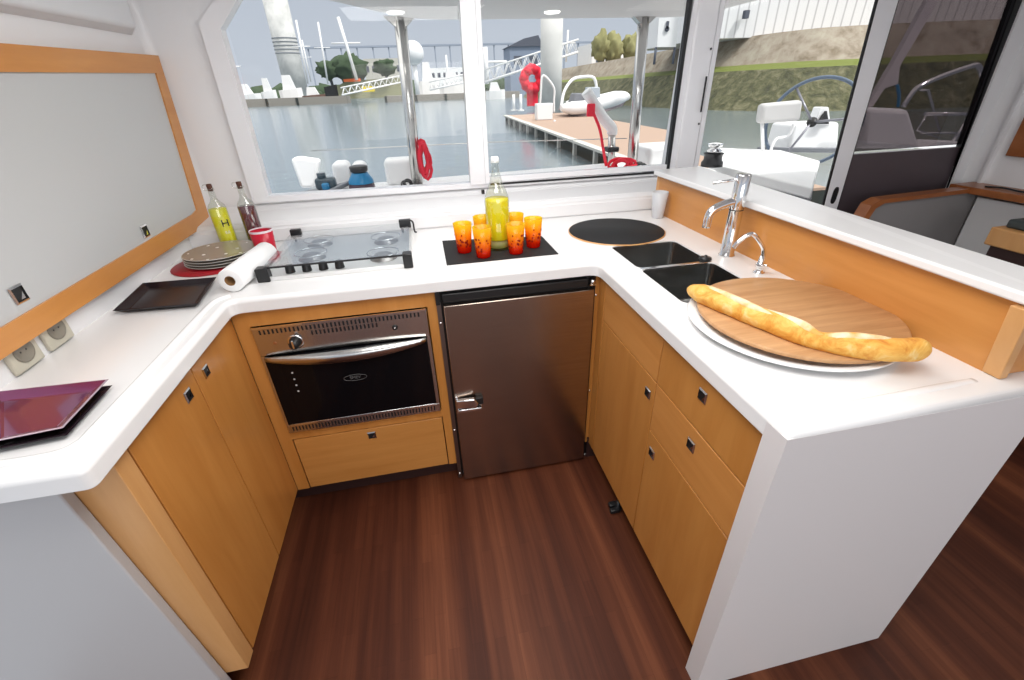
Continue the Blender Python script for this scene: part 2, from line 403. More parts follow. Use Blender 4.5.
bm = nb(); yprism(bm, [(3.415, FZ), (3.46, FZ), (3.46, 1.97), (3.29, 1.97)], 2.345, 2.40); obj('side_frame', bm, GELCOAT, droot)

# ---- plinths
bm = nb(); box(bm, (-1.0, .86, FZ), (-.735, 1.53, .0)); box(bm, (-.735, 1.53, FZ), (.0, 1.60, .0)); struct('baseboard_left', bm, PLINTH)
bm = nb(); box(bm, (.665, .56, FZ), (.72, 1.50, .0)); box(bm, (.615, 1.47, FZ), (.72, 1.50, .03)); struct('baseboard_right', bm, PLINTH)

# ================================================================== WORKTOP
def offset_poly(poly, d):
    n = len(poly); out = []
    for i in range(n):
        a = Vector(poly[i-1]); b = Vector(poly[i]); c = Vector(poly[(i+1) % n])
        e1 = (b-a).normalized(); e2 = (c-b).normalized()
        n1 = Vector((-e1.y, e1.x)); n2 = Vector((-e2.y, e2.x))
        m = (n1+n2); m = m/max(.2, m.dot(m))*2*.5
        k = m.normalized(); s = d/max(.3, k.dot(n1)); out.append(b+k*s)
    return [tuple(p) for p in out]
def fillet(poly, rads, n=6):
    out = []
    for i, p in enumerate(poly):
        r = rads[i]; b = Vector(p)
        if r <= 0: out.append(tuple(b)); continue
        a = Vector(poly[i-1]); c = Vector(poly[(i+1) % len(poly)])
        u = (a-b).normalized(); w = (c-b).normalized()
        p1 = b+u*r; p2 = b+w*r
        for k in range(n+1):
            t = k/n; out.append(tuple(p1*(1-t)**2+b*2*t*(1-t)+p2*t*t))
    return out
wt = fillet([(-1.06, .715), (-.662, .715), (-.662, 1.465), (.607, 1.465), (.607, .505), (1.245, .505), (1.245, 2.20), (-1.06, 2.20)],
            [0, .02, .035, .045, .02, 0, 0, 0])
B1 = rrect(.718, 1.366, 1.000, 1.622, .025); B2 = rrect(.718, 1.06, 1.000, 1.352, .025)
root = thing('worktop', 'glossy white U-shaped worktop carrying the hob and the sink', 'worktop', (0, 1.6, .85))
bm = nb()
loops = []
for d, zz in ((.03, .850), (.0015, .850), (.0, .8515), (.0, .853), (.0, .884), (.0, .886), (.001, .890), (.004, .8955), (.0095, .899), (.014, .900), (.017, .900)):
    loops.append([bm.verts.new((x, y, zz)) for x, y in offset_poly(wt, d)])
for A, B in zip(loops, loops[1:]):
    for k in range(len(A)):
        f = bm.faces.new((A[k], A[(k+1) % len(A)], B[(k+1) % len(A)], B[k])); f.smooth = True
edges = []
def loop_edges(L_): return [bm.edges.get((L_[k], L_[(k+1) % len(L_)])) or bm.edges.new((L_[k], L_[(k+1) % len(L_)])) for k in range(len(L_))]
edges += loop_edges(loops[-1])
holes = []
for h in (B1, B2):
    hv = [bm.verts.new((x, y, .9)) for x, y in h]; edges += loop_edges(hv); holes.append(hv)
bmesh.ops.triangle_fill(bm, use_beauty=True, use_dissolve=False, edges=edges)
for hv in holes:
    lo = [bm.verts.new((v.co.x, v.co.y, .87)) for v in hv]
    for k in range(len(hv)): bm.faces.new((hv[k], hv[(k+1) % len(hv)], lo[(k+1) % len(hv)], lo[k]))
obj('counter_slab', bm, WHITE, root)
bm = nb()   # raised inner rim of the left wing
path = smooth_path([(-.99, .765, .8985), (-.86, .765, .8985), (-.745, .768, .8985), (-.712, .79, .8985), (-.708, .84, .8985), (-.708, 1.1, .8985), (-.708, 1.40, .8985), (-.70, 1.47, .8985), (-.67, 1.50, .8985)], 8)
tube(bm, path, .0105, 12); obj('raised_rim', bm, WHITE, root)
bm = nb(); path = smooth_path([(.66, .552, .8865), (.80, .553, .8875), (1.0, .558, .8875), (1.1, .560, .886)], 6); tube(bm, path, .016, 16); obj('raised_rim', bm, WHITE, root)

# sink
root = thing('kitchen_sink', 'stainless steel double-bowl sink set into the right worktop', 'sink', (.85, 1.35, .72))
bm = nb()
for h in (B1, B2):
    prof = [(0, .905-.002), (.0, .885), (.012, .76), (.04, .745)]
    o_ = offset_poly(h, -.012)
    rings = []
    for d, zz in ((.0005, .8965), (.002, .885), (.010, .775), (.016, .762), (.03, .758)): rings.append([bm.verts.new((x, y, zz)) for x, y in offset_poly(h, d)])
    for A, B in zip(rings, rings[1:]):
        for k in range(len(A)):
            f = bm.faces.new((A[k], A[(k+1) % len(A)], B[(k+1) % len(A)], B[k])); f.smooth = True
    bm.faces.new(rings[-1])
obj('bowls', bm, SINK, root)
for cx, cy in ((.853, 1.50), (.853, 1.21)):
    bm = nb(); lathe(bm, [(0, .756), (.018, .754), (.022, .757), (.038, .757), (.042, .752)], (cx, cy, 0), 24); obj('drain', bm, CHROME, root)
bm = nb(); box(bm, (.722, 1.351, .893), (.998, 1.367, .9008), bev=.0015); obj('divider', bm, STEELB, root)

# ================================================================== CABINETS
def latch(parent, c, nrm, up, s=.034):
    """square push latch: bright bezel and dark push plate"""
    c = Vector(c); nrm = Vector(nrm); up = Vector(up); sd = up.cross(nrm)
    bm = nb()
    def q(a, b, d): return c+sd*a+up*b+nrm*d
    h = s/2; i = h*.80
    O = [q(-h, -h, .001), q(h, -h, .001), q(h, h, .001), q(-h, h, .001)]; I = [q(-i, -i, .004), q(i, -i, .004), q(i, i, .004), q(-i, i, .004)]
    B = [q(-i, -i, .001), q(i, -i, .001), q(i, i, .001), q(-i, i, .001)]
    for A, Bq, mi in ((O, I, 0), (I, B, 1)):
        for k in range(4):
            f = bm.faces.new([bm.verts.new(v) for v in (A[k], A[(k+1) % 4], Bq[(k+1) % 4], Bq[k])]); f.material_index = mi
    f = bm.faces.new([bm.verts.new(v) for v in B]); f.material_index = 1
    f = bm.faces.new([bm.verts.new(v) for v in (q(-i*.1, -i*.8, .0015), q(i*.7, -i*.8, .0015), q(i*.7, i*.2, .0015))]); f.material_index = 0  # diagonal highlight set into the dark plate as a bright triangle
    return obj('push_latch', bm, [CHROME, BLACK], parent)

# left cabinet
root = thing('base_cabinet', 'beech base cabinet with two tall doors under the left worktop', 'cabinet', (-.85, 1.17, 0))
bm = nb(); box(bm, (-1.0, .85, .0), (-.71, 1.50, .848)); obj('carcass', bm, W_UP, root)
bm = nb(); box(bm, (-.80, .80, .0), (-.685, .849, .849), bev=.002); obj('corner_post', bm, W_EDGE, root)
for y0, y1, lx in ((.854, 1.166, 1.108), (1.171, 1.482, 1.227)):
    bm = nb(); box(bm, (-.709, y0, .005), (-.685, y1, .846), bev=.0015); d = obj('door', bm, W_UP, root)
    latch(d, (-.685, lx, .782), (1, 0, 0), (0, 0, 1))
# white end panel under the left worktop
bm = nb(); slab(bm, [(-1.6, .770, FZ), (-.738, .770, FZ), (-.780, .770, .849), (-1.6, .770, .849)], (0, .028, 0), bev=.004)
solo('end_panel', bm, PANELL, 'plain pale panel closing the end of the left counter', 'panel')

# oven housing
root = thing('oven_housing', 'beech cabinet front that frames the built-in oven, with a drawer below', 'cabinet', (-.34, 1.5, 0))
bm = nb()
box(bm, (-.685, 1.485, .0), (-.637, 1.505, .849)); box(bm, (-.036, 1.485, -.0), (-.002, 1.505, .849)); box(bm, (-.637, 1.485, .789), (-.036, 1.505, .849)); box(bm, (-.637, 1.485, .277), (-.036, 1.505, .315))
box(bm, (-.685, 1.76, .0), (-.002, 1.78, .849)); box(bm, (-.685, 1.505, 0), (-.665, 1.76, .849)); box(bm, (-.018, 1.505, 0), (-.002, 1.76, .849)); obj('face_frame', bm, W_UP, root)
bm = nb(); box(bm, (-.632, 1.483, .005), (-.04, 1.503, .273), bev=.0015); d = obj('drawer', bm, W_X, root)
latch(d, (-.333, 1.483, .238), (0, -1, 0), (0, 0, 1))

# oven
root = thing('oven', 'stainless built-in oven with black glass door and curved handle', 'oven', (-.335, 1.6, .318))
OX0, OX1, OZ0, OZ1, OY = -.633, -.040, .318, .786, 1.472
bm = nb(); box(bm, (OX0+.02, 1.50, OZ0+.01), (OX1-.02, 1.755, OZ1-.01)); box(bm, (OX0+.02, OY+.008, OZ0+.01), (OX1-.02, 1.50, OZ1-.01)); obj('body', bm, BLACK, root)
bm = nb(); box(bm, (OX0, OY, .675), (OX1, OY+.010, OZ1), bev=.002)
random.seed(3)
for k in range(40):
    x = OX0+.022+k*.0138
    box(bm, (x, OY-.0006, .760), (x+.006, OY+.001, .777), 1)
    if 12 <= k <= 28: box(bm, (x, OY-.0006, .738), (x+.006, OY+.001, .755), 1)
box(bm, (OX0, OY-.003, OZ1-.004), (OX1, OY+.002, OZ1+.002), 2)
obj('control_panel', bm, [STEEL, BLACK, STEELB], root)
bm = nb(); lathe(bm, [(0, .034), (.010, .034), (.016, .030), (.018, .004), (.021, .0), (.021, -.002)], (-.505, OY, .718), 28, axis=(0, -1, 0)); box(bm, (-.508, OY-.036, .710), (-.502, OY-.030, .738), 1)
lathe(bm, [(.021, .001), (.027, .0015), (.027, -.001)], (-.505, OY, .718), 28, 1, axis=(0, -1, 0)); obj('knob', bm, [BLACK, CHROME], root)
bm = nb(); lathe(bm, [(0, .006), (.008, .006), (.011, .0), (.011, -.001)], (-.160, OY, .728), 20, axis=(0, -1, 0)); lathe(bm, [(0, .009), (.003, .009), (.003, .005)], (-.160, OY, .728), 12, 1, axis=(0, -1, 0)); obj('igniter_button', bm, [BLACK, CHROME], root)
bm = nb(); lathe(bm, [(0, .0012), (.006, .0012), (.007, -.001)], (-.572, OY, .722), 16, axis=(0, -1, 0)); obj('indicator_lamp', bm, mat('amber_lamp', (.30, .10, .03), .3), root)
bm = nb(); box(bm, (OX0+.012, OY-.012, .368), (OX1-.012, OY+.010, .672), bev=.003); dg = obj('door', bm, GLASSBLK, root)
bm = nb(); box(bm, (OX0+.02, OY-.0135, .362), (OX1-.02, OY+.008, .370), bev=.001); obj('bottom_rail', bm, STEELB, dg)
bm = nb()   # bowed full-width handle: a tall curved bar standing off the glass
n = 24; A = []
for k in range(n+1):
    t = k/n; x = OX0+.016+t*(OX1-OX0-.032); s = math.sin(PI*t)
    y = OY-.016-.016*s**.7; zt = .676; zb = .664-.034*s**.8
    A.append([bm.verts.new((x, y, zt)), bm.verts.new((x, y-.004, zb)), bm.verts.new((x, y+.008, zb-.002)), bm.verts.new((x, y+.010, zt-.002))])
for a, b in zip(A, A[1:]):
    for k in range(4):
        f = bm.faces.new((a[k], a[(k+1) % 4], b[(k+1) % 4], b[k])); f.smooth = (k == 0)
bm.faces.new(A[0]); bm.faces.new(A[-1][::-1]); obj('handle', bm, STEEL, dg)
bm = nb()
tube(bm, [(-.335+.042*math.cos(2*PI*k/28), OY-.0125, .545+.013*math.sin(2*PI*k/28)) for k in range(28)], .0008, 6, closed=True); e_ = obj('logo_ring', bm, GREYLINE, dg)
word('logo', 'SMEV', .017, frame_m((-.335, OY-.0125, .545), (1, 0, 0), (0, 0, 1)), GREYLINE, dg, .0003)
for zz in (.600, .572, .545, .518):
    bm = nb(); lathe(bm, [(0, .0006), (.0035, .0005), (.004, -.001)], (-.545, OY-.012, zz), 10, axis=(0, -1, 0)); obj('printed_dot', bm, mat('pale_print', (.5, .5, .5), .5), dg)
bm = nb(); box(bm, (OX0, OY, .318), (OX1, OY+.010, .358), bev=.002)
for k in range(46):
    x = OX0+.018+k*.0122; box(bm, (x, OY-.0006, .328), (x+.005, OY+.001, .348), 1)
obj('vent_grille', bm, [STEEL, BLACK], root)
for xa in (OX0, OX1-.012):
    bm = nb(); box(bm, (xa, OY, .358), (xa+.012, OY+.01, .675)); obj('side_trim', bm, STEEL, root)

# fridge
root = thing('refrigerator', 'under-counter fridge with brushed steel door and small chrome latch', 'fridge', (.31, 1.7, FZ))
bm = nb(); box(bm, (.012, 1.49, -.085), (.612, 1.95, .84)); obj('body', bm, BLACK, root)
bm = nb(); box(bm, (.022, 1.452, -.078), (.594, 1.478, .797), bev=.003); d = obj('door', bm, FRIDGE, root)
bm = nb(); box(bm, (.024, 1.478, -.07), (.590, 1.492, .802)); obj('seal', bm, RUBBER, d)
bm = nb(); box(bm, (.020, 1.470, .803), (.575, 1.492, .836), bev=.004); obj('top_vent', bm, BLACK, root)
bm = nb(); box(bm, (-.002, 1.476, -.085), (.014, 1.49, .80)); box(bm, (-.003, 1.462, .80), (.012, 1.478, .845), 1)
for zz in (.72, .20, -.06): lathe(bm, [(0, .003), (.004, .002), (.005, 0)], (.006, 1.476, zz), 10, 2, axis=(0, -1, 0))
obj('mounting_flange', bm, [mat('flange_steel', (.30, .26, .24), .3, 1), BLACK, CHROME], root)
bm = nb(); box(bm, (.594, 1.478, -.085), (.606, 1.49, .845))
for zz in (.76, .30, .76-.86+.02): lathe(bm, [(0, .003), (.004, .002), (.005, 0)], (.612, 1.478, zz), 10, 1, axis=(0, -1, 0))
obj('mounting_flange', bm, [BLACK, CHROME], root)
for p in ((.590, 1.466, .822), (.592, 1.468, -.070)):
    bm = nb(); lathe(bm, [(0, .010), (.008, .010), (.010, .004), (.010, -.008), (0, -.008)], p, 14); box(bm, (p[0]-.012, p[1]-.006, p[2]-.012), (p[0]+.014, p[1]+.014, p[2]-.006)); obj('hinge', bm, CHROME, root)
bm = nb(); box(bm, (.024, 1.440, .315), (.036, 1.454, .400), bev=.002); box(bm, (.030, 1.430, .322), (.130, 1.452, .338), bev=.004); box(bm, (.108, 1.432, .352), (.136, 1.452, .384), 1, bev=.002)
slab(bm, [(.026, 1.430, .346), (.104, 1.418, .346), (.116, 1.418, .366), (.100, 1.418, .390), (.026, 1.428, .388)], (0, .020, 0), bev=.004)
obj('door_latch', bm, [CHROME, BLACK], d)
bm = nb(); box(bm, (.607, 1.478, .0), (.625, 1.50, .849), bev=.001)
solo('filler_strip', bm, W_UP, 'slim upright beech strip filling the corner right of the fridge', 'panel')

# right cabinet
root = thing('base_cabinet', 'beech base cabinet with drawers and doors under the sink', 'cabinet', (.9, 1.0, 0))
XF = .622
bm = nb(); box(bm, (XF+.022, .563, .0), (1.145, 1.49, .72)); box(bm, (XF+.022, .563, .72), (.70, 1.49, .848)); obj('carcass', bm, W_UP, root)
def front(kind, y0, y1, z0, z1, m, lt=None):
    bm = nb(); box(bm, (XF, y0, z0), (XF+.021, y1, z1), bev=.0015); d = obj(kind, bm, m, root)
    if lt: latch(d, (XF, lt[0], lt[1]), (-1, 0, 0), (0, 0, 1))
front('stile', 1.418, 1.478, .003, .847, W_UP)
front('fascia_panel', .987, 1.414, .682, .847, W_Y)
front('door', .987, 1.414, .003, .678, W_UP, (1.024, .616))
front('drawer', .563, .983, .682, .847, W_UP, (.774, .788))
front('drawer', .563, .983, .502, .678, W_Y, (.776, .622))
front('door', .563, .983, .003, .498, W_UP, (.947, .430))
# plinth foot sticking out
bm = nb(); lathe(bm, [(.0, .0), (.016, .0), (.016, .02), (.010, .026), (.010, .05), (0, .05)], (.640, 1.153, FZ), 16); box(bm, (.600, 1.13, FZ+.004), (.64, 1.15, FZ+.022), bev=.004); box(bm, (.605, 1.155, FZ+.008), (.64, 1.178, FZ+.026), bev=.004)
solo('floor_latch', bm, BLACK, 'small black clip on the floor beside the right cabinet plinth', 'latch')
# white end panel of the peninsula
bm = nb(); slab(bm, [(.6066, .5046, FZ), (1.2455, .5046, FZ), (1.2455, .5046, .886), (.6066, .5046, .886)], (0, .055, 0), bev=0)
solo('end_panel', bm, PANEL_SHADED, 'tall white panel closing the near end of the right counter', 'panel')
bm = nb(); box(bm, (1.205, .56, FZ), (1.235, 2.36, .849)); solo('back_panel', bm, PANEL_SHADED, 'white saloon-side panel behind the right counter cabinets', 'panel')

# bar shelf above right counter
root = thing('bar_shelf', 'raised white bar shelf on a beech upstand along the right counter', 'shelf', (1.2, 1.2, .9))
bm = nb(); slab(bm, [(1.15, .582, .9), (1.15, 2.075, .9), (1.15, 2.075, 1.076), (1.15, .582, 1.066)], (.03, 0, 0)); obj('upstand', bm, W_Y, root)
bm = nb(); box(bm, (1.15, 2.075, .9), (1.18, 2.105, 1.078), bev=.004); obj('end_post', bm, W_EDGE, root)
bm = nb(); slab(bm, [(1.165, .560, .901), (1.30, .560, .901), (1.30, .560, 1.064), (1.14, .560, 1.064)], (0, .022, 0), bev=.001); obj('bracket', bm, W_Y, root)
bm = nb(); slab(bm, [(1.147, .548, .901), (1.168, .548, .901), (1.143, .548, 1.064), (1.118, .548, 1.064)], (0, .034, 0), bev=.002); obj('edge_strip', bm, W_EDGE, root)
bm = nb(); slab(bm, [(1.125, .30, 1.066), (1.262, .30, 1.066), (1.300, 1.3, 1.076), (1.372, 2.10, 1.080), (1.125, 2.10, 1.076)], (0, 0, .024), bev=.006); obj('shelf_top', bm, WHITE, root)

# framed board on left wall
root = thing('wall_board', 'white board in a beech frame leaning along the left wall', 'board', (-1.0, 1.7, .965))
BX = -.985
yo0, yo1 = 1.02, 2.33
zt = lambda y: 1.607 + (y-1.5)*.028
bm = nb()
O = [(yo0, .972), (2.245, .972), (2.30, 1.0), (2.378, zt(2.378)), (yo0, zt(yo0)-.0)]; I = [(1.105, 1.03), (2.16, 1.040), (2.213, 1.048), (2.305, zt(2.3)-.062), (1.095, zt(1.1)-.062)]
for k in range(5):
    j = (k+1) % 5; slab(bm, [(BX, *O[k]), (BX, *O[j]), (BX, *I[j]), (BX, *I[k])], (-.032, 0, 0))
obj('frame', bm, W_Y, root)
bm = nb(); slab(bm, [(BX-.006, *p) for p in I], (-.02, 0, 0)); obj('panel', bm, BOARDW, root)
for y, zz in ((1.20, 1.075), (1.79, 1.068)):
    latch(root, (BX-.005, y, zz), (1, 0, 0), (0, 0, 1), .042)

# wall sockets
def socket(y, label):
    root = thing('wall_socket', label, 'socket', (-1.02, y, .908), 'beige sockets under the framed board')
    bm = nb(); box(bm, (-1.02, y-.046, .905), (-1.008, y+.046, .992), bev=.004); obj('cover_plate', bm, BEIGE, root)
    bm = nb(); lathe(bm, [(.029, .0), (.029, .003), (.025, .003), (.023, .0006), (0, .0006)], (-1.008, y, .950), 26, axis=(1, 0, 0)); obj('well', bm, [BEIGE_SHADED], root)
    for dy in (-.009, .009):
        bm = nb(); lathe(bm, [(0, .0005), (.0025, .0005), (.0025, -.001)], (-1.0074, y+dy, .950), 8, axis=(1, 0, 0)); obj('pin_hole', bm, BLACK, root)
socket(1.145, 'beige wall socket nearer the purple tray'); socket(1.262, 'beige wall socket nearer the black tray')

# ================================================================== THINGS ON THE WORKTOP
T = .9
def tray(outline, z0, h, mat_, rim=None, bm=None):
    """shallow tray with sloping sides from an (x, y) outline"""
    bm = bm or nb(); pr = [(.02, 0), (.0, h), (.004, h+.001), (.026, .004), (.03, .003)]
    rings = [[bm.verts.new((x, y, z0+zz)) for x, y in offset_poly(outline, d)] for d, zz in pr]
    for i, (A, B) in enumerate(zip(rings, rings[1:])):
        for k in range(len(A)):
            f = bm.faces.new((A[k], A[(k+1) % len(A)], B[(k+1) % len(A)], B[k])); f.material_index = 1 if (i == 1 and rim) else 0
    bm.faces.new(rings[0][::-1]); bm.faces.new(rings[-1]); return bm
# black tray
q = [tuple(on_z(x, y, .912)[:2]) for x, y in ((113, 312), (199, 305), (217, 278), (143, 284))]
solo('serving_tray', tray(q, T, .016, TRAYB), [TRAYB], 'black glossy serving tray beside the kitchen roll', 'tray')
# purple tray over black one
q2 = [tuple(on_z(x, y, .925)[:2]) for x, y in ((-22, 445), (63, 428), (109, 379), (-18, 393))]
solo('serving_tray', tray([(x+.005, y-.007) for x, y in q2], T, .012, TRAYB), [TRAYB], 'black tray lying beneath the purple tray', 'tray')
solo('serving_tray', tray(q2, T+.011, .014, TRAYP, 1), [TRAYP, TRAYRIM], 'purple glossy tray with a silver rim at the left counter end', 'tray')

# round placemat and plates
pc = (-.822, 1.905)
bm = nb(); lathe(bm, [(0, 0), (.150, 0), (.153, .002), (.150, .004), (0, .004)], (-.845, 1.885, T), 48); solo('placemat', bm, REDMAT, 'round red placemat beneath the stacked plates', 'placemat')
def plate(k, label):
    z0 = T+.0045+k*.0105
    root = thing('dinner_plate', label, 'plate', (*pc, z0), 'taupe plates stacked on the red placemat')
    bm = nb(); lathe(bm, [(0, 0), (.085, 0), (.095, .002), (.129, .0085), (.132, .0100), (.129, .0104)], (*pc, z0), 56, 1)
    lathe(bm, [(.129, .0104), (.10, .0072), (.085, .0062), (0, .0062)], (*pc, z0), 56, 0)
    obj('dish', bm, [PLATE, PLATER], root)
    if k == 3:
        random.seed(5)
        for i in range(11):
            bm = nb()
            a = i*2*PI/11+random.random()*.4; r = .06 if i % 3 == 0 else .108+random.random()*.012
            x, y = pc[0]+r*math.cos(a), pc[1]+r*math.sin(a); zz = z0+(.0068 if r < .09 else .0085)
            lathe(bm, [(0, .0006), (.006, .0004), (.0065, -.001)], (x, y, zz), 12)
            obj('dot', bm, PLATER, root, 'pale dot')
for k, s in enumerate(('lowest plate of the stack, lying on the red placemat', 'second plate from the bottom of the stack', 'plate just under the dotted top plate', 'taupe plate with pale dots on top of the stack')): plate(k, s)

# kitchen roll (lying)
a = on_z(230, 281, T+.041); b = on_z(267, 252, T+.041); ax = (b-a).normalized(); Lr = (b-a).length
root = thing('kitchen_roll', 'white kitchen paper roll lying beside the hob', 'paper roll', (-.655, 1.70, T))
bm = nb(); lathe(bm, [(.017, .0), (.037, 0), (.0405, .003), (.0405, Lr-.003), (.037, Lr), (.017, Lr), (.017, 0)], a, 40, axis=ax); obj('paper', bm, PAPER, root)
bm = nb(); lathe(bm, [(.017, -.001), (.0155, -.001), (.0150, Lr*.5), (.0155, Lr+.001), (.017, Lr+.001)], a, 24, axis=ax); obj('core', bm, CARD, root)

# oil / vinegar bottles with swing corks
def cruet(loc, liquid, letter, label, lean):
    root = thing('cruet_bottle', label, 'bottle', (*loc, T))
    c = (*loc, T)
    bm = nb(); lathe(bm, [(0, .001), (.030, .001), (.034, .006), (.034, .175), (.030, .186), (.016, .203), (.0115, .215), (.0115, .245), (.014, .247), (.014, .253), (.010, .253)], c, 32); obj('glass_body', bm, BOTTLEG, root)
    bm = nb(); lathe(bm, [(0, .004), (.0315, .005), (.0328, .010), (.0328, .172), (0, .172)], c, 32, 0); obj('filling', bm, liquid, root)
    bm = nb(); lathe(bm, [(0, .243), (.009, .243), (.0105, .262), (.010, .270), (0, .271)], c, 16); obj('stopper', bm, mat('dark_cork', (.09, .03, .015), .6), root)
    bm = nb(); tube(bm, [(c[0]-.016+.012*math.cos(2*PI*k/20), c[1], c[2]+.257+.012*math.sin(2*PI*k/20)) for k in range(20)], .0012, 6, closed=True); obj('wire_clip', bm, CHROME, root)
    if letter:
        d = Vector((-loc[0], -loc[1], 0)).normalized(); sx = Vector((-d.y, d.x, 0))
        word('letter', letter, .042, frame_m(Vector(c)+d*.0345+Vector((0, 0, .115))+sx*.010, sx, (0, 0, 1)), BLACK, root, .0004)
        word('letter', 'ILE', .015, frame_m(Vector(c)+d*.0345+Vector((0, 0, .078))+sx*.008, sx, (0, 0, 1)), WHITEP, root, .0004)
    return root
OILF = dye('olive_oil', [(0, (.85, .80, .01)), (1, (.85, .78, .01))], .1, 1)
cruet((-.850, 2.080), LABELY, 'H', 'yellow oil bottle with a black H near the plates', 0)
cruet((-.742, 2.095), VIN, '', 'dark red vinegar bottle behind the red cup', 0)
# red cups on coaster
CUPX, CUPY = on_z(269, 257, T)[:2]
bm = nb(); lathe(bm, [(0, 0), (.062, 0), (.064, .002), (.060, .004), (0, .004)], (CUPX, CUPY+.005, T), 36); solo('coaster', bm, RED, 'red round coaster under the red cup', 'coaster')
root = thing('drinking_cup', 'red tumbler with pale rim by the dark vinegar bottle', 'cup', (CUPX, CUPY, T+.004))
c = (CUPX, CUPY, T+.004)
bm = nb(); lathe(bm, [(0, 0), (.033, 0), (.035, .003), (.043, .104), (.040, .104), (.033, .006), (0, .006)], c, 32); obj('cup_body', bm, RED, root)
bm = nb(); lathe(bm, [(0, .092), (.039, .092), (.042, .098), (.0438, .106), (.042, .110), (.040, .106)], c, 32); obj('foam_rim', bm, mat('pale_cup_rim', (.70, .60, .64), .4), root)

# hob
root = thing('gas_hob', 'low gas hob with a glass lid set on the left back worktop', 'hob', (-.33, 1.85, T))
hx0, hx1, hy0, hy1 = -.590, -.072, 1.612, 2.085
bm = nb(); box(bm, (hx0, hy0, T), (hx1, hy1, T+.010), bev=.003); box(bm, (hx0, hy0, T+.008), (hx0+.012, hy1, T+.022)); box(bm, (hx1-.012, hy0, T+.008), (hx1, hy1, T+.022)); box(bm, (hx0, hy0-.004, T+.0), (hx1, hy0+.004, T+.016), bev=.002); obj('hob_tray', bm, mat('satin_hob_steel', (.80, .80, .79), .42, .6), root)
for x in (-.510, -.452, -.394, -.336):
    bm = nb(); lathe(bm, [(0, .028), (.012, .028), (.015, .024), (.017, .0), (.017, -.002)], (x, hy0+.045, T+.010), 20); obj('knob', bm, BLACK, root)
for x, y in ((-.46, 1.80), (-.46, 1.98), (-.18, 1.72), (-.18, 1.94)):
    bm = nb(); lathe(bm, [(0, .018), (.030, .018), (.034, .014), (.034, .006), (.05, .004), (.052, 0)], (x, y, T+.010), 28); obj('burner', bm, [mat('burner_alloy', (.35, .34, .33), .4, .8)], root)
    bm = nb()
    tube(bm, [(x+.06*math.cos(2*PI*k/24), y+.06*math.sin(2*PI*k/24), T+.034) for k in range(24)], .003, 6, closed=True)
    obj('pan_support', bm, CHROME, root)
bm = nb(); box(bm, (hx0+.005, hy0, T+.046), (hx1-.005, hy1-.01, T+.051), bev=.001); box(bm, (hx0+.01, hy0-.002, T+.0455), (hx1-.01, hy0+.004, T+.0515), 1); obj('glass_lid', bm, [HOBG, BLACK], root)
for x0, x1, y0, y1, z1 in ((hx0-.02, hx0+.022, hy0-.012, hy0+.028, .050), (hx1-.030, hx1+.004, hy0-.012, hy0+.030, .055), (hx0, hx0+.045, hy1-.03, hy1-.005, .064), (hx1-.05, hx1+.002, hy1-.03, hy1-.005, .068)):
    bm = nb(); box(bm, (x0, y0, T if y0 < 1.8 else T+.03), (x1, y1, T+z1), bev=.004); box(bm, (x0+.006, y0+.004, T), (x0+.016, y1-.004, T+.035)); obj('lid_bracket', bm, BLACK, root)
bm = nb(); tube(bm, smooth_path([(hx1, hy1-.01, T+.06), (hx1+.012, hy1-.015, T+.05), (hx1+.014, hy1-.02, T+.012), (hx1+.024, hy1-.022, T+.006)], 5), .004, 8); obj('lid_stay', bm, BLACK, root)

# black mat, bottle, tumblers
bm = nb(); prism(bm, [(.055, 1.590), (.492, 1.592), (.489, 1.84), (.058, 1.905)], T, T+.003, bev=.001); solo('table_mat', bm, RUBBER, 'rectangular black mat under the orange glasses', 'mat')
TM = T+.003
root = thing('drinks_bottle', 'clear glass bottle of yellow drink with white cap amid the glasses', 'bottle', (.280, 1.735, TM))
c = (.280, 1.735, TM)
bm = nb(); lathe(bm, [(0, .012), (.032, .006), (.043, .0), (.048, .006), (.048, .185), (.046, .205), (.036, .232), (.024, .258), (.0175, .285), (.0140, .325), (.0160, .327), (.0160, .333), (.0130, .335)], c, 40); obj('glass_body', bm, BOTTLEG, root)
bm = nb(); lathe(bm, [(0, .040), (.043, .040), (.0462, .046), (.0462, .190), (.0445, .198), (0, .198)], c, 40); obj('drink', bm, LIQ, root)
bm = nb(); lathe(bm, [(0, .012), (.038, .006), (.0455, .012), (.0455, .036), (0, .038)], c, 40); obj('thick_base', bm, LIQB, root)
bm = nb(); lathe(bm, [(.0150, .328), (.0150, .344), (.013, .348), (0, .349)], c, 24); obj('cap', bm, WHITEP, root)

def make_tumbler(loc, label):
    root = thing('tumbler', label, 'glass', loc, 'orange tumblers around the bottle')
    bm = nb(); lathe(bm, [(0, .001), (.026, .001), (.028, .004), (.037, .117), (.035, .117), (.0265, .014), (0, .012)], loc, 32); obj('glass_wall', bm, TUMBLER, root)
    random.seed(9)
    for k in range(46):
        bm = nb()
        a = random.random()*2*PI; h = .028+.050*random.random(); r = .028+.009*h/.117+.0006
        n_ = Vector((math.cos(a), math.sin(a), 0)); s_ = Vector((-n_.y, n_.x, 0)); q_ = .0030+random.random()*.0022
        p = Vector(loc)+n_*r+Vector((0, 0, h)); f = bm.faces.new([bm.verts.new(p+s_*q_*math.cos(2*PI*j/6)+Vector((0, 0, 1))*q_*math.sin(2*PI*j/6)) for j in range(6)])
        obj('speckle', bm, DOTS, root)
    return root
tg = make_tumbler((.137, 1.722, TM), 'leftmost orange tumbler on the black mat')
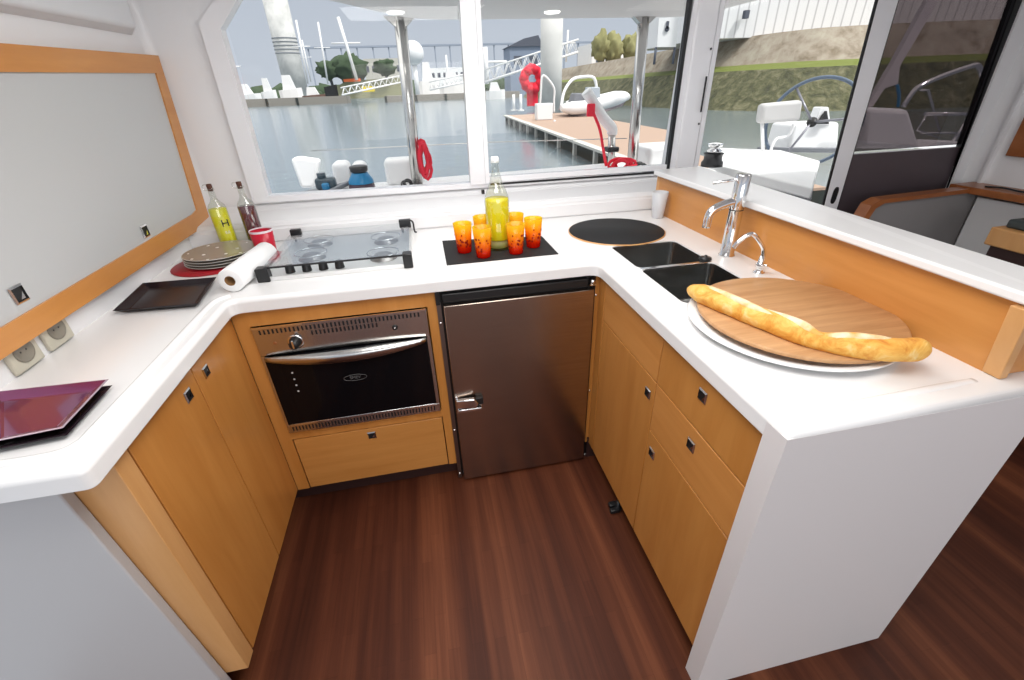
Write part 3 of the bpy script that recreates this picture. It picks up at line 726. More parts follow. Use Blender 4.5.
for x, y, l in ((.203, 1.642, 'orange tumbler in front of the bottle, to its left'), (.333, 1.648, 'orange tumbler in front of the bottle, to its right'), (.418, 1.706, 'rightmost orange tumbler on the black mat'),
                (.225, 1.800, 'orange tumbler half hidden behind the bottle on its left'), (.362, 1.795, 'orange tumbler behind the bottle on its right')):
    copy_thing(tg, (x, y, TM), l, random.random()*6)

# round black mat
bm = nb(); lathe(bm, [(0, 0), (.207, 0), (.210, .002), (.208, .0045), (0, .0045)], (.826, 1.818, T), 64); lathe(bm, [(.208, .0045), (.212, .003), (.212, 0)], (.826, 1.818, T), 64, 1)
solo('round_mat', bm, [RUBBER, W_EDGE], 'round black mat between the window and the sink', 'mat')
# white cup in corner
bm = nb(); lathe(bm, [(0, 0), (.024, 0), (.026, .003), (.038, .122), (.036, .122), (.024, .006), (0, .006)], (1.105, 1.972, T), 32); solo('frosted_cup', bm, FROST, 'frosted white beaker standing in the corner by the upstand', 'cup')

# main tap
fx, fy = 1.088, 1.400
root = thing('mixer_tap', 'tall chrome mixer tap with a lever, beside the sink', 'tap', (fx, fy, T))
bm = nb(); lathe(bm, [(0, 0), (.029, 0), (.029, .004), (.0245, .008), (.0240, .165), (.0245, .168), (.0245, .286), (.022, .290), (0, .290)], (fx, fy, T), 36); obj('column', bm, CHROME, root)
d = Vector((-1, .08, 0)).normalized()
bm = nb(); tube(bm, smooth_path([Vector((fx, fy, T+.200)), Vector((fx, fy, T+.200))+d*.035+Vector((0, 0, -.006)), Vector((fx, fy, T+.200))+d*.080+Vector((0, 0, -.022)), Vector((fx, fy, T+.200))+d*.098+Vector((0, 0, -.042)), Vector((fx, fy, T+.200))+d*.102+Vector((0, 0, -.088))], 6), .0145, 18); obj('spout', bm, CHROME, root)
bm = nb(); tube(bm, [(fx-.01, fy, T+.274), (fx-.100, fy+.02, T+.262)], .0050, 12); obj('lever', bm, CHROME, root)
bm = nb(); lathe(bm, [(.0247, -.0015), (.0255, 0), (.0247, .0015)], (fx, fy, T+.170), 32); obj('joint_ring', bm, BLACK, root)
# small filter tap
gx, gy = 1.084, 1.216
root = thing('filter_tap', 'small curved chrome tap to the right of the tall one', 'tap', (gx, gy, T))
bm = nb(); lathe(bm, [(0, 0), (.018, 0), (.018, .003), (.012, .006), (.012, .020), (.0155, .022), (.0155, .032), (.011, .036), (.009, .060), (0, .060)], (gx, gy, T), 24); obj('body', bm, CHROME, root)
bm = nb(); tube(bm, smooth_path([(gx, gy, T+.045), (gx-.006, gy, T+.085), (gx-.040, gy+.012, T+.128), (gx-.062, gy+.016, T+.130), (gx-.088, gy+.022, T+.108), (gx-.098, gy+.026, T+.088)], 6), .0072, 14); obj('spout', bm, CHROME, root)
bm = nb(); tube(bm, [(gx, gy, T+.027), (gx+.004, gy-.026, T+.034)], .004, 10); obj('lever', bm, CHROME, root)
# sink plug on divider
bm = nb(); lathe(bm, [(0, 0), (.020, 0), (.022, .004), (.020, .010), (.006, .012), (.005, .018), (0, .018)], (.985, 1.375, T+.001), 24); solo('sink_plug', bm, BLACK, 'black sink plug lying on the rim near the tall tap', 'plug')

# dish, board, baguette
cc = (.897, .868)
bm = nb(); lathe(bm, [(0, 0), (.190, 0), (.215, .004), (.243, .016), (.247, .019), (.243, .0205), (.20, .0065), (0, .0045)], (*cc, T), 72); solo('serving_platter', bm, mat('white_glazed_platter', (.85, .85, .85), .2, coat=.4), 'large round white platter at the near end of the right counter', 'platter')
bm = nb(); lathe(bm, [(0, .0215), (.238, .0215), (.242, .0235), (.242, .0310), (.238, .0335), (0, .0335)], (cc[0]+.030, cc[1]+.012, T), 72); solo('cutting_board', bm, W_BOARD, 'round wooden board lying on the white platter', 'board')
root = thing('baguette', 'long golden baguette lying across the round wooden board', 'bread', (.88, .84, T+.034))
A_ = [on_z(690, 286, .955), on_z(705, 294, .958), on_z(745, 309, .962), on_z(792, 328, .960), on_z(815, 338, .955), on_z(850, 343, .960), (on_z(890, 347, .962)), on_z(915, 347, .960), on_z(927, 346, .958)]
path = smooth_path(A_, 7); n = len(path)
rad = []
for i in range(n):
    t = i/(n-1); r = .0262*min(1, (math.sin(PI*min(1, max(.0, t*1.0)))*2.6+.12))**.6
    r *= 1-.18*math.exp(-((t-.52)/.06)**2); rad.append(r)
rad[0] *= .45; rad[-1] *= .45
for i, p in enumerate(path): p.z = T+.034+rad[i]*.78
bm = nb(); tube(bm, path, rad, 24)
for v in bm.verts:
    k = noise.noise(v.co*28)*.0025; v.co.z += k
    if v.co.z < T+.0345: v.co.z = T+.0345
obj('crust', bm, BREAD, root)
def split(i0, i1, off):
    bm = nb(); pp = []
    for j in range(9):
        t = j/8; i = i0+(i1-i0)*t; ii = int(i); p = path[min(ii, n-1)].copy(); tg_ = (path[min(ii+1, n-1)]-path[max(ii-1, 0)]).normalized(); sd = tg_.cross(Vector((0, 0, 1)))
        a_ = off*(t-.5)*2
        p = p+(sd*math.sin(a_)+Vector((0, 0, 1))*math.cos(a_))*rad[min(ii, n-1)]*.80; pp.append(p)
    tube(bm, pp, [.001, .006, .0095, .011, .0115, .011, .0095, .006, .001], 10); return bm
for i0, i1, o_ in ((4, 20, .5), (15, 31, .5), (29, 44, -.45)):
    if i1 < n: obj('split_crust', split(i0, i1, o_), BREADW, root)

# ================================================================== SALOON SIDE
root = thing('sofa', 'grey saloon seat back with curved cherry trim by the door', 'sofa', (2.35, 1.6, FZ))
SK = 1.26
def far(x, zz): return (x*SK, 1.47+(zz-1.47)*SK)
bk = [far(*p) for p in ((2.03, .55), (2.66, .55), (2.645, .965), (2.10, .950), (2.055, .930), (2.035, .87))]
bm = nb(); slab(bm, [(x, 2.16, zz) for x, zz in bk], (0, .05, 0), bev=.006); obj('back_cushion', bm, SOFA, root)
bm = nb(); tr = [far(*p) for p in ((2.012, .40), (2.012, .89), (2.03, .945), (2.075, .968), (2.655, .984), (2.655, .965), (2.10, .950), (2.06, .930), (2.036, .87), (2.036, .40))]
slab(bm, [(x, 2.145, zz) for x, zz in tr], (0, .075, 0)); obj('wood_trim', bm, W_DARK, root)
bm = nb(); box(bm, (2.56, 1.3, FZ), (3.42, 2.22, .26)); obj('seat_base', bm, PLINTH, root)
bm = nb(); box(bm, (2.56, 1.3, .26), (3.42, 2.15, .38), bev=.02); obj('seat_cushion', bm, SOFA, root)
bm = nb(); box(bm, (3.33, 1.3, .38), (3.425, 2.15, .80)); obj('side_panel', bm, GELCOAT, root)
bm = nb(); box(bm, (3.24, .9, .825), (3.428, 2.27, .865), bev=.006); solo('side_shelf', bm, W_DARK, 'cherry shelf fixed to the white wall right of the door', 'shelf')
bm = nb(); tube(bm, smooth_path([(3.30, 2.12, .869), (3.33, 2.04, .872), (3.31, 1.94, .871), (3.35, 1.84, .869)], 5), .005, 8); solo('cable', bm, BLACK, 'short black cable lying on the cherry shelf', 'cable')
root = thing('wall_cabinet', 'cherry-fronted cabinet on the white wall at the right edge', 'cabinet', (3.3, 1.9, 1.0))
bm = nb(); box(bm, (3.40, 1.35, 1.03), (3.43, 2.16, 1.24), bev=.004); obj('door', bm, W_DARK, root)
root = thing('chart_box', 'beech-fronted box with a dark cushioned top beyond the bar shelf', 'box', (2.6, 1.3, .3))
cb = on_z(988, 233, .72)
bm = nb(); box(bm, (cb.x, .8, .66), (cb.x+.5, cb.y, .755), bev=.008); obj('box_front', bm, W_EDGE, root)
bm = nb(); box(bm, (cb.x+.04, .8, .755), (cb.x+.5, cb.y-.03, .80), bev=.012); obj('cushion_top', bm, DARKSEAT, root)
bm = nb(); box(bm, (cb.x+.03, .82, FZ), (cb.x+.5, cb.y-.02, .66)); obj('plinth', bm, PLINTH, root)

# ================================================================== COCKPIT JUST OUTSIDE
bm = nb(); box(bm, (-2.0, 2.47, -.20), (5.6, 5.2, -.10)); solo('cockpit_deck', bm, WAL, 'white cockpit floor outside the galley window', 'deck')
bm = nb(); slab(bm, [(-.95, 3.25, .62), (-.75, 3.25, .84), (1.9, 3.25, .88), (2.3, 3.25, .86), (2.3, 3.25, -.1), (-.95, 3.25, -.1)], (0, .62, 0), bev=.03)
solo('cockpit_coaming', bm, WAL, 'white moulded cockpit coaming just outside the window', 'coaming')
bm = nb(); slab(bm, [(-1.15, 3.55, .80), (-.62, 3.62, .86), (-.50, 3.50, .90), (-.72, 3.25, .84)], (0, 0, .03), bev=.01); solo('folded_tarp', bm, GREYDK, 'grey cover on the coaming at the lower left of the window', 'cover')
bm = nb(); slab(bm, [(-.90, 3.72, .86), (-.80, 3.72, .86), (-.72, 3.72, 1.05), (-.86, 3.72, 1.08), (-.92, 3.72, 1.07)], (0, .10, 0), bev=.02); solo('stern_moulding', bm, WAL, 'white upright seat moulding left of the blue winch', 'seat')
for x0, x1, zt_ in ((-.64, -.52, 1.03), (-.50, -.40, 1.02), (-.26, .02, 1.03)):
    bm = nb(); box(bm, (x0, 3.66, .84), (x1, 3.86, zt_), bev=.035, seg=4); solo('fender_box', bm, WAL, {-.64: 'leftmost white moulding behind the blue winch', -.50: 'narrow white moulding directly behind the blue winch', -.26: 'wide white moulding right of the blue winch'}[x0], 'moulding')
# winches
root = thing('sheet_winch', 'blue and black winch standing outside the left window pane', 'winch', (-.42, 3.45, .86))
bm = nb(); lathe(bm, [(0, 0), (.088, 0), (.092, .02), (.086, .055), (.080, .06)], (-.42, 3.45, .86), 32); obj('base', bm, mat('winch_dark', (.06, .03, .05), .4), root)
bm = nb(); lathe(bm, [(.088, .055), (.086, .075), (.060, .115), (.055, .125), (0, .125)], (-.42, 3.45, .86), 32); obj('drum', bm, BLUE, root)
bm = nb(); lathe(bm, [(.045, .125), (.060, .135), (.064, .165), (.05, .172), (0, .172)], (-.42, 3.45, .86), 32); obj('cap', bm, BLACK, root)
root = thing('cleat_block', 'small dark blue rope block beside the blue winch', 'block', (-.66, 3.5, .88))
bm = nb(); box(bm, (-.74, 3.46, .88), (-.60, 3.54, .96), bev=.02); lathe(bm, [(0, 0), (.03, 0), (.03, .04), (0, .04)], (-.69, 3.5, .95), 14); obj('body', bm, mat('slate_plastic', (.05, .08, .10), .4), root)
bm = nb(); box(bm, (-.69, 3.42, .885), (-.64, 3.47, .93), bev=.01); obj('jam', bm, BLUE, root)
root = thing('sheet_winch', 'black and chrome winch with dark rope seen through the clear door pane', 'winch', (2.36, 3.45, .86))
bm = nb(); lathe(bm, [(0, 0), (.085, 0), (.085, .03), (.070, .05), (.070, .085), (.080, .10)], (2.36, 3.45, .86), 28); obj('rope_turns', bm, BLACK, root)
bm = nb(); lathe(bm, [(.050, .10), (.062, .12), (.030, .14), (.055, .15), (.060, .175), (0, .18)], (2.36, 3.45, .86), 28); obj('cap', bm, CHROME, root)
# posts carrying the hardtop
def post(xb, xt, y, label):
    root = thing('hardtop_post', label, 'post', (xb, y, .84), 'steel posts carrying the hardtop')
    bm = nb()
    tube(bm, [(xb, y, .84), (xt, y, 1.88)], .040, 18); obj('post_tube', bm, STEEL, root)
    bm = nb(); lathe(bm, [(0, 0), (.06, 0), (.06, .012), (.045, .02)], (xb, y, .845), 20); obj('foot_flange', bm, STEEL, root)
    bm = nb(); slab(bm, [(xt-.10, y-.03, 1.885), (xt+.10, y-.03, 1.885), (xt+.035, y-.03, 1.83), (xt-.035, y-.03, 1.83)], (0, .06, 0)); obj('head_bracket', bm, STEEL, root)
post(-.03, 0.0, 3.48, 'steel hardtop post seen through the left window pane')
post(1.68, 1.66, 3.50, 'steel hardtop post seen through the right window pane')
# hardtop
root = thing('hardtop', 'white cockpit hardtop overhanging outside the galley window', 'roof', (.9, 3.0, 1.87))
bm = nb(); out = fillet([(-.62, 2.47), (2.15, 2.47), (2.15, 3.62), (.05, 3.62)], [0, 0, .25, .30], 8)
rs = [[bm.verts.new((x, y, zz)) for x, y in offset_poly(out, d)] for d, zz in ((.10, 1.868), (.02, 1.885), (0, 1.915), (.0, 1.97), (.04, 2.0))]
for A, B in zip(rs, rs[1:]):
    for k in range(len(A)): f = bm.faces.new((A[k], A[(k+1) % len(A)], B[(k+1) % len(A)], B[k])); f.smooth = True
bm.faces.new(rs[0][::-1]); bm.faces.new(rs[-1]); obj('roof_shell', bm, SHELL, root)
for x, y in ((-.02, 3.18), (.92, 3.22)):
    bm = nb(); lathe(bm, [(0, -.004), (.030, -.004), (.045, -.006), (.05, 0), (.05, .004)], (x, y, 1.867), 24); obj('downlight', bm, mat('lamp_lens', (.9, .9, .88), .2, emit=(1, .97, .92, 2.0)), root)
# red ropes
def coil(name, c, r, n, mt, label, sx=1, sz=1, t=.012):
    bm = nb(); random.seed(int(abs(c[0])*1000)); pts = []
    dx = dz = 0; m_ = 1
    for k in range(n*12):
        if k % 12 == 0: dx = (random.random()-.5)*r*.7*sx; dz = (random.random()-.5)*r*.7*sz; m_ = .55+.5*random.random()
        a = k*2*PI/12; j = m_*(1+.15*math.sin(k*.7)); pts.append(Vector((dx, 0, dz))+Vector(c)+Vector((math.cos(a)*r*sx*j, (k/(n*12)-.5)*.06, math.sin(a)*r*sz*(1+.12*math.cos(k*.43)))))
    tube(bm, pts, t, 7); return solo(name, bm, mt, label, 'rope')
coil('rope_coil', (.045, 3.46, 1.05), .075, 6, ROPE_R, 'red rope coil hanging on the post outside the left pane', .55, 1.35)
coil('rope_coil', (1.545, 3.42, .925), .075, 7, ROPE_R, 'red rope heap at the foot of the davit outside the right pane', 1.3, .55)
coil('rope_coil', (1.70, 3.40, .90), .035, 3, BLACK, 'small black rope loop beside the right hardtop post', 1.2, .8, .008)
coil('rope_coil', (-.10, 3.40, .895), .03, 3, BLACK, 'small black rope loop beside the left hardtop post', 1.2, .8, .008)
# lifelines
bm = nb(); tube(bm, [(-.8, 3.9, 1.10), (.6, 3.9, 1.09), (1.8, 3.9, 1.06)], .004, 6); solo('lifeline', bm, STEEL, 'thin steel lifeline wire crossing behind the posts', 'wire')
# davit
root = thing('davit', 'white bent davit arm with steel upright beyond the right pane', 'davit', (1.50, 3.75, .86))
p0 = on_y(611, 172, 3.75); p1 = on_y(612, 132, 3.75); p2 = on_y(586, 91, 3.75)
bm = nb(); tube(bm, [p0, p1], .030, 16); obj('upright', bm, STEEL, root)
bm = nb(); tube(bm, smooth_path([p1+Vector((.0, 0, -.02)), p1+Vector((-.005, 0, .03)), p1.lerp(p2, .35), p1.lerp(p2, .7), p2], 4), .042, 16); obj('arm', bm, WAL, root)
bm = nb(); box(bm, tuple(p0.lerp(p1, .58)-Vector((.05, .05, .02))), tuple(p0.lerp(p1, .58)+Vector((.05, .05, .02))), bev=.01); obj('clamp', bm, BLACK, root)
bm = nb(); q0 = on_y(591, 108, 3.7); q1 = on_y(603, 148, 3.7); q2 = on_y(606, 165, 3.5); tube(bm, smooth_path([q0, q0.lerp(q1, .5)+Vector((.02, 0, 0)), q1, q2], 5), .012, 8); box(bm, tuple(q0-Vector((.03, .02, .06))), tuple(q0+Vector((.03, .02, .03))), bev=.008)
solo('davit_tackle', bm, ROPE_R, 'red tackle rope hanging from the davit arm', 'rope')
# white boxes by the right post
bm = nb(); box(bm, (1.80, 3.45, .84), (2.22, 3.80, 1.03), bev=.03, seg=3); solo('deck_locker', bm, WAL, 'white deck moulding right of the right hardtop post', 'locker')
# cockpit seat/locker seen through the door
root = thing('cockpit_bench', 'white cockpit bench with grey side seen through the clear door pane', 'bench', (3.0, 3.3, -.1))
bp = [(2.47, 2.50), (3.35, 3.40), (3.55, 4.1), (3.10, 4.6), (2.48, 3.66)]
bm = nb(); prism(bm, bp, .775, .85, bev=.012); obj('bench_top', bm, WAL, root)
bm = nb(); prism(bm, [(x*.96+.12, y*.98+.06) for x, y in bp], -.1, .775); obj('bench_side', bm, GREYDK, root)
bm = nb(); box(bm, (1.5, 2.70, -.1), (2.36, 3.1, .56), bev=.03); solo('door_step', bm, WAL, 'white cockpit moulding right outside the clear door pane', 'moulding')
bm = nb(); a0, a1 = on_y(760, 152, 4.3), on_y(846, 153, 4.0); slab(bm, [a0, a1, a1+Vector((0, 0, .045)), a0+Vector((0, 0, .045))], (0, .06, 0), bev=.008); solo('bench_bolster', bm, GREYDK, 'grey bolster running below the steering wheel', 'bolster')
# helm
root = thing('pilot_chair', 'pale grey helm seat left of the steering wheel', 'seat', (3.2, 4.1, .8))
bm = nb(); slab(bm, [on_y(761, 124, 4.1), on_y(801, 121, 4.1), on_y(804, 100, 4.1), on_y(764, 104, 4.1)], (0, .10, 0), bev=.03); obj('seat_back', bm, SEATP, root)
bm = nb(); tube(bm, [on_y(762, 122, 4.15), on_y(763, 152, 4.15)], .016, 8); obj('leg', bm, WAL, root)
bm = nb(); tube(bm, smooth_path([on_y(770, 152, 4.15), on_y(776, 139, 4.15), on_y(788, 136, 4.15), on_y(794, 124, 4.15)], 4), .014, 8); obj('leg', bm, WAL, root)
root = thing('helm_console', 'white helm console behind the steering wheel', 'console', (3.8, 4.3, .7))
bm = nb(); slab(bm, [on_y(787, 152, 4.3), on_y(838, 152, 4.3), on_y(840, 122, 4.3), on_y(796, 124, 4.3)], (0, .35, 0), bev=.03); obj('console_body', bm, WAL, root)
bm = nb(); slab(bm, [on_y(814, 125, 4.28), on_y(831, 125, 4.28), on_y(829, 107, 4.28), on_y(821, 107, 4.28)], (0, .10, 0), bev=.01); obj('binnacle', bm, WAL, root)
bm = nb(); slab(bm, [on_y(818, 124, 4.24), on_y(829, 124, 4.24), on_y(827, 111, 4.24)], (0, .03, 0)); obj('instrument', bm, BLACK, root)
root = thing('steering_wheel', 'spoked steering wheel with dark blue rim outside the door', 'steering wheel', (3.75, 4.05, 1.1))
hub = on_y(818, 116, 4.0)
e1 = (on_y(838, 92, 4.0)-on_y(803, 148, 4.0)).normalized(); e2 = Vector((.62, -.62, .30)); e2 = (e2-e1*e2.dot(e1)).normalized()
WR = .39; hub = on_y(812, 122, 4.0)
bm = nb(); tube(bm, [hub+(e1*math.cos(2*PI*k/48)+e2*math.sin(2*PI*k/48))*WR for k in range(48)], .016, 10, closed=True); obj('rim', bm, mat('navy_rim', (.10, .14, .20), .4), root)
for k in range(3):
    a = 2*PI*k/3+1.2; bm = nb(); tube(bm, [hub, hub+(e1*math.cos(a)+e2*math.sin(a))*WR], .011, 8); obj('spoke', bm, mat('spoke_grey', (.25, .25, .28), .35, .6), root)
bm = nb(); lathe(bm, [(0, .03), (.04, .03), (.045, 0), (0, -.02)], hub, 20, axis=e1.cross(e2)); obj('hub', bm, BLACK, root)
# seen through smoked pane
root = thing('aft_seat', 'white rounded seat back seen through the smoked pane', 'seat', (4.7, 3.9, .7))
bm = nb(); slab(bm, [on_y(862, 149, 4.0), on_y(922, 149, 4.0), on_y(910, 109, 4.0), on_y(868, 107, 4.0)], (0, .16, 0), bev=.05); obj('seat_back', bm, WAL, root)
bm = nb(); slab(bm, [on_y(925, 149, 4.05), on_y(966, 149, 4.05), on_y(964, 142, 4.05), on_y(935, 141, 4.05)], (0, .20, 0), bev=.01); obj('seat_ledge', bm, WAL, root)
root = thing('stern_rail', 'chrome stern rail behind the smoked pane', 'rail', (5.2, 4.3, .8))
rp = smooth_path([on_y(903, 107, 4.3), on_y(913, 92, 4.3), on_y(922, 85, 4.3), on_y(945, 75, 4.3), on_y(972, 66, 4.3), on_y(978, 66, 4.3), on_y(981, 72, 4.3), on_y(984, 88, 4.3)], 4)
bm = nb(); tube(bm, rp, .024, 12); obj('top_rail', bm, CHROME, root)
bm = nb(); tube(bm, [on_y(925, 114, 4.4), on_y(985, 114, 4.4)], .018, 8); obj('mid_rail', bm, CHROME, root)
bm = nb(); tube(bm, [on_y(972, 115, 4.2), on_y(948, 148, 4.2)], .022, 10); obj('brace', bm, CHROME, root)
bm = nb(); tube(bm, [on_y(920, 90, 4.5), on_y(928, 90, 4.5), on_y(940, 133, 4.5)], .012, 8); tube(bm, [on_y(921, 133, 4.5), on_y(975, 133, 4.5)], .010, 8); tube(bm, [on_y(926, 116, 4.5), on_y(917, 130, 4.5), on_y(940, 138, 4.5)], .010, 8); obj('folding_ladder', bm, CHROME, root)
bm = nb(); slab(bm, [on_y(928, 0, 4.3), on_y(938, 2, 4.3), on_y(900, 66, 4.3), on_y(898, 84, 4.3), on_y(885, 88, 4.3), on_y(872, 108, 4.3), on_y(868, 106, 4.3), on_y(893, 64, 4.3)], (0, .05, 0)); solo('backstay_cover', bm, BOOM, 'pale slanting strut with webbing seen through the smoked pane', 'strut')
bm = nb(); tube(bm, smooth_path([on_y(897, 85, 4.25), on_y(899, 95, 4.25), on_y(898, 107, 4.25)], 4), .014, 8); solo('blue_line', bm, BLUE, 'short blue rope hanging from the slanting strut', 'rope')

# ================================================================== HARBOUR
WZ = -.8
bm = nb(); vs = [bm.verts.new(p) for p in ((-900, 5.3, WZ), (900, 5.3, WZ), (900, 900, WZ), (-900, 900, WZ))]; bm.faces.new(vs); solo('harbour_water', bm, WATER, 'calm blue-grey harbour water outside the windows', 'water', stuff=True)

def at(px, py, Y): return on_y(px, py, Y)
def ybox(bm, x0, y0, x1, y1, Y, dep, mi=0):
    """block at distance Y whose front spans two picture corners; base/upper heights come from them"""
    a = at(x0, y1, Y); b = at(x1, y0, Y)
    box(bm, (a.x, Y, a.z), (b.x, Y+dep, b.z), mi)
def wz(Y, px):  # height of water below is WZ
    return WZ
# far quay left pane
QST = mat('weathered_quay_stone', (.27, .25, .22), .9)
def quay(px0, px1, Y, top, label, m=QST):
    a = at(px0, 95, Y); b = at(px1, 95, Y); bm = nb(); box(bm, (a.x, Y, WZ-.2), (b.x, Y+12, top), 0)
    for k in range(int((b.x-a.x)//8)): box(bm, (a.x+k*8, Y-.3, WZ), (a.x+k*8+.6, Y, top), 1)
    solo('far_quay', bm, [m, DEPTH], label, 'quay')
quay(200, 345, 150, 1.1, 'long low stone quay across the water in the left pane')
quay(384, 520, 138, .7, 'floating quay across the water right of the left post')
bm = nb(); a = at(150, 90, 420); b = at(620, 90, 420); 
for k in range(40):
    x = a.x+(b.x-a.x)*k/39; blob(bm, (x, 430+random.random()*20, 1), (16, 8, 4+random.random()*6), 2, .3, 1.2)
solo('shore_trees', bm, TREEM, 'dark belt of trees along the far shore', 'trees', stuff=True)
bm = nb(); a = at(318, 80, 330); b = at(410, 70, 300); slab(bm, [(a.x, 300, WZ), (b.x, 300, WZ), (b.x, 300, 9), (a.x+20, 300, 8)], (0, 20, 0)); solo('far_bank', bm, mat('far_bank_earth', (.34, .33, .20), .9), 'pale green far bank behind the masts', 'bank')
# clumps of trees
for (px, py, s, l) in ((328, 70, 5.5, 'small dark tree left of the thick white mast on the far shore'), (349, 67, 8, 'larger dark tree behind the thick white mast on the far shore'), (385, 67, 5, 'dark tree just left of the steel post on the far shore')):
    bm = nb(); c = at(px, py, 300)
    blob(bm, c, (s*1.1, 6, s*.75), 3, .35, 2); tube(bm, [(c.x, 310, WZ), tuple(c)], .8, 8, 1); solo('far_tree', bm, [TREEM, SHED], l, 'tree')
# big pylon
a = at(281, 30, 200); 
root = thing('concrete_pylon', 'tall thick pale pylon behind the boats in the left pane', 'pylon', (at(294, 88, 200).x, 200, WZ))
c = at(293, 75, 200); zt_ = at(270, -20, 200).z
bm = nb(); lathe(bm, [(0, WZ), (4.0, WZ), (4.0, zt_), (0, zt_)], (c.x, 200, 0), 28); obj('shaft', bm, PILE, root)
bm = nb(); zz = at(282, 46, 200).z; 
for k in range(5):
    q_ = zz-2.4+k*1.1; lathe(bm, [(4.02, q_), (4.15, q_), (4.15, q_+.35), (4.02, q_+.35)], (c.x, 200, 0), 28)
obj('collar_band', bm, mat('collar_grey', (.30, .31, .33), .8), root)
# masts
def mast(x0, y0, x1, y1, Y, r, m, label):
    bm = nb(); b_ = at(x1, y1, Y); t_ = at(x0, y0, Y); tube(bm, [b_, t_], r, 8); q_ = b_.lerp(t_, .6); tube(bm, [q_-Vector((r*9, 0, 0)), q_+Vector((r*9, 0, 0))], r*.5, 6)
    solo('boat_mast', bm, m, label, 'mast', 'masts across the water')
mast(296, 20, 308, 84, 175, .30, WAL, 'thin mast just right of the big pylon')
mast(302, 40, 311, 82, 178, .2, WAL, 'short thin mast beside the mast right of the pylon')
mast(318, 22, 328, 84, 180, .28, WAL, 'mast between the pylon and the thick white mast')
mast(338, 17, 357, 80, 150, .42, WAL, 'thick slanting white mast in the middle of the left pane')
mast(228, 52, 233, 88, 180, .35, WAL, 'short mast at the left edge of the left pane')
mast(446, 55, 449, 88, 160, .30, WAL, 'short mast close to the white mullion')
mast(485, 47, 487, 84, 120, .55, WAL, 'short thick mast just right of the white mullion')
mast(568, 30, 566, 62, 130, .25, WAL, 'thin mast to the right of the pale pile')
# moored boats
def boat(x0, x1, yt, yb, Y, label, m=WAL, cab=True, m2=None, lift=False):
    a = at(x0, yb, Y); b = at(x1, yb, Y); zt = at((x0+x1)/2, yt, Y).z; z0 = a.z if lift else WZ; L_ = b.x-a.x; W_ = min(4, L_*.4)
    root = thing('moored_boat', label, 'boat', ((a.x+b.x)/2, Y, z0)); hh = (zt-z0)*(.5 if cab else 1)
    bm = nb(); secs = []
    for t in (0, .15, .5, .8, 1):
        w = W_/2*(.55 if t == 0 else 1 if t < .7 else .75 if t < .9 else .05); x = a.x+L_*t; sh = hh*(1+.15*t)
        secs.append([bm.verts.new(p) for p in ((x, Y-w, z0+sh), (x, Y-w*.7, z0), (x, Y+w*.7, z0), (x, Y+w, z0+sh))])
    for A, B in zip(secs, secs[1:]):
        for k in range(4): bm.faces.new((A[k], A[(k+1) % 4], B[(k+1) % 4], B[k]))
    bm.faces.new(secs[0]); bm.faces.new(secs[-1][::-1]); obj('hull', bm, m, root)
    if cab:
        bm = nb(); slab(bm, [(a.x+L_*.2, Y-W_*.3, z0+hh), (a.x+L_*.75, Y-W_*.3, z0+hh), (a.x+L_*.6, Y-W_*.3, zt), (a.x+L_*.28, Y-W_*.3, zt)], (0, W_*.6, 0)); obj('cabin', bm, m2 or m, root)
boat(232, 262, 84, 98, 172, 'low white motorboat at the left end of the far quay')
boat(262, 277, 78, 95, 168, 'tall narrow white boat left of the pylon foot')
boat(280, 303, 75, 94, 162, 'white boat with a high cabin under the pylon')
boat(303, 326, 87, 98, 158, 'brown wooden boat moored right of the pylon', mat('brown_hull', (.16, .09, .07), .6), True, WAL)
boat(326, 339, 87, 97, 155, 'small black boat near the gangway', BLACK, False)
boat(344, 361, 79, 82, 151, 'orange boat cradled on the quay by the thick mast', ORANGE, False, None, True)
boat(420, 440, 62, 95, 150, 'white boat right of the steel post')
boat(440, 468, 72, 94, 145, 'white boat just left of the mullion')
boat(486, 505, 82, 96, 120, 'white boat just right of the mullion')
# gangways (trussed)
def gangway(p, q, h, Y0, Y1, label):
    A = at(*p, Y0); B = at(*q, Y1); bm = nb(); up = Vector((0, 0, h)); n_ = 10; s_ = Vector((0, 1.2, 0))
    for o in (Vector(), s_):
        tube(bm, [A+o, B+o], .22, 6); tube(bm, [A+o+up, B+o+up], .16, 6)
        for k in range(n_): tube(bm, [A.lerp(B, k/n_)+o, A.lerp(B, (k+.5)/n_)+o+up, A.lerp(B, (k+1)/n_)+o], .09, 5)
    slab(bm, [A, B, B+s_, A+s_], (0, 0, -.15)); solo('gangway', bm, WAL, label, 'gangway')
gangway((342, 95), (402, 82), 1.6, 135, 150, 'white trussed gangway in the left pane')
gangway((430, 90), (474, 80), 1.6, 120, 120, 'white trussed gangway ending at the mullion')
gangway((486, 82), (578, 52), 2.0, 95, 95, 'long white trussed gangway crossing the right pane')
bm = nb(); ybox(bm, 362, 86, 374, 92, 148, 1.0); solo('yellow_skip', bm, YELLOW, 'yellow float beneath the gangway in the left pane', 'float')
# distant bridge line
bm = nb(); a = at(290, 48, 480); b = at(600, 42, 480); box(bm, (a.x, 480, a.z-.8), (b.x+60, 484, a.z+.6))
for k in range(26): x = a.x+(b.x+60-a.x)*k/25; box(bm, (x, 481, WZ), (x+1.0, 482.5, a.z))
solo('far_bridge', bm, HAZE, 'thin grey footbridge line high across the far shore', 'bridge')
# dome tank
c = at(413, 53, 260); root = thing('round_tank', 'round white tank beyond the steel post', 'tank', (c.x, 260, WZ))
bm = nb(); r = bmesh.ops.create_icosphere(bm, subdivisions=4, radius=5.2)['verts']
for v in r: v.co += c
for f in bm.faces: f.smooth = True
obj('sphere', bm, WAL, root); bm = nb(); tube(bm, [(c.x, 260, WZ), tuple(c-Vector((0, 0, 4)))], 1.2, 10); obj('stand', bm, WAL, root)
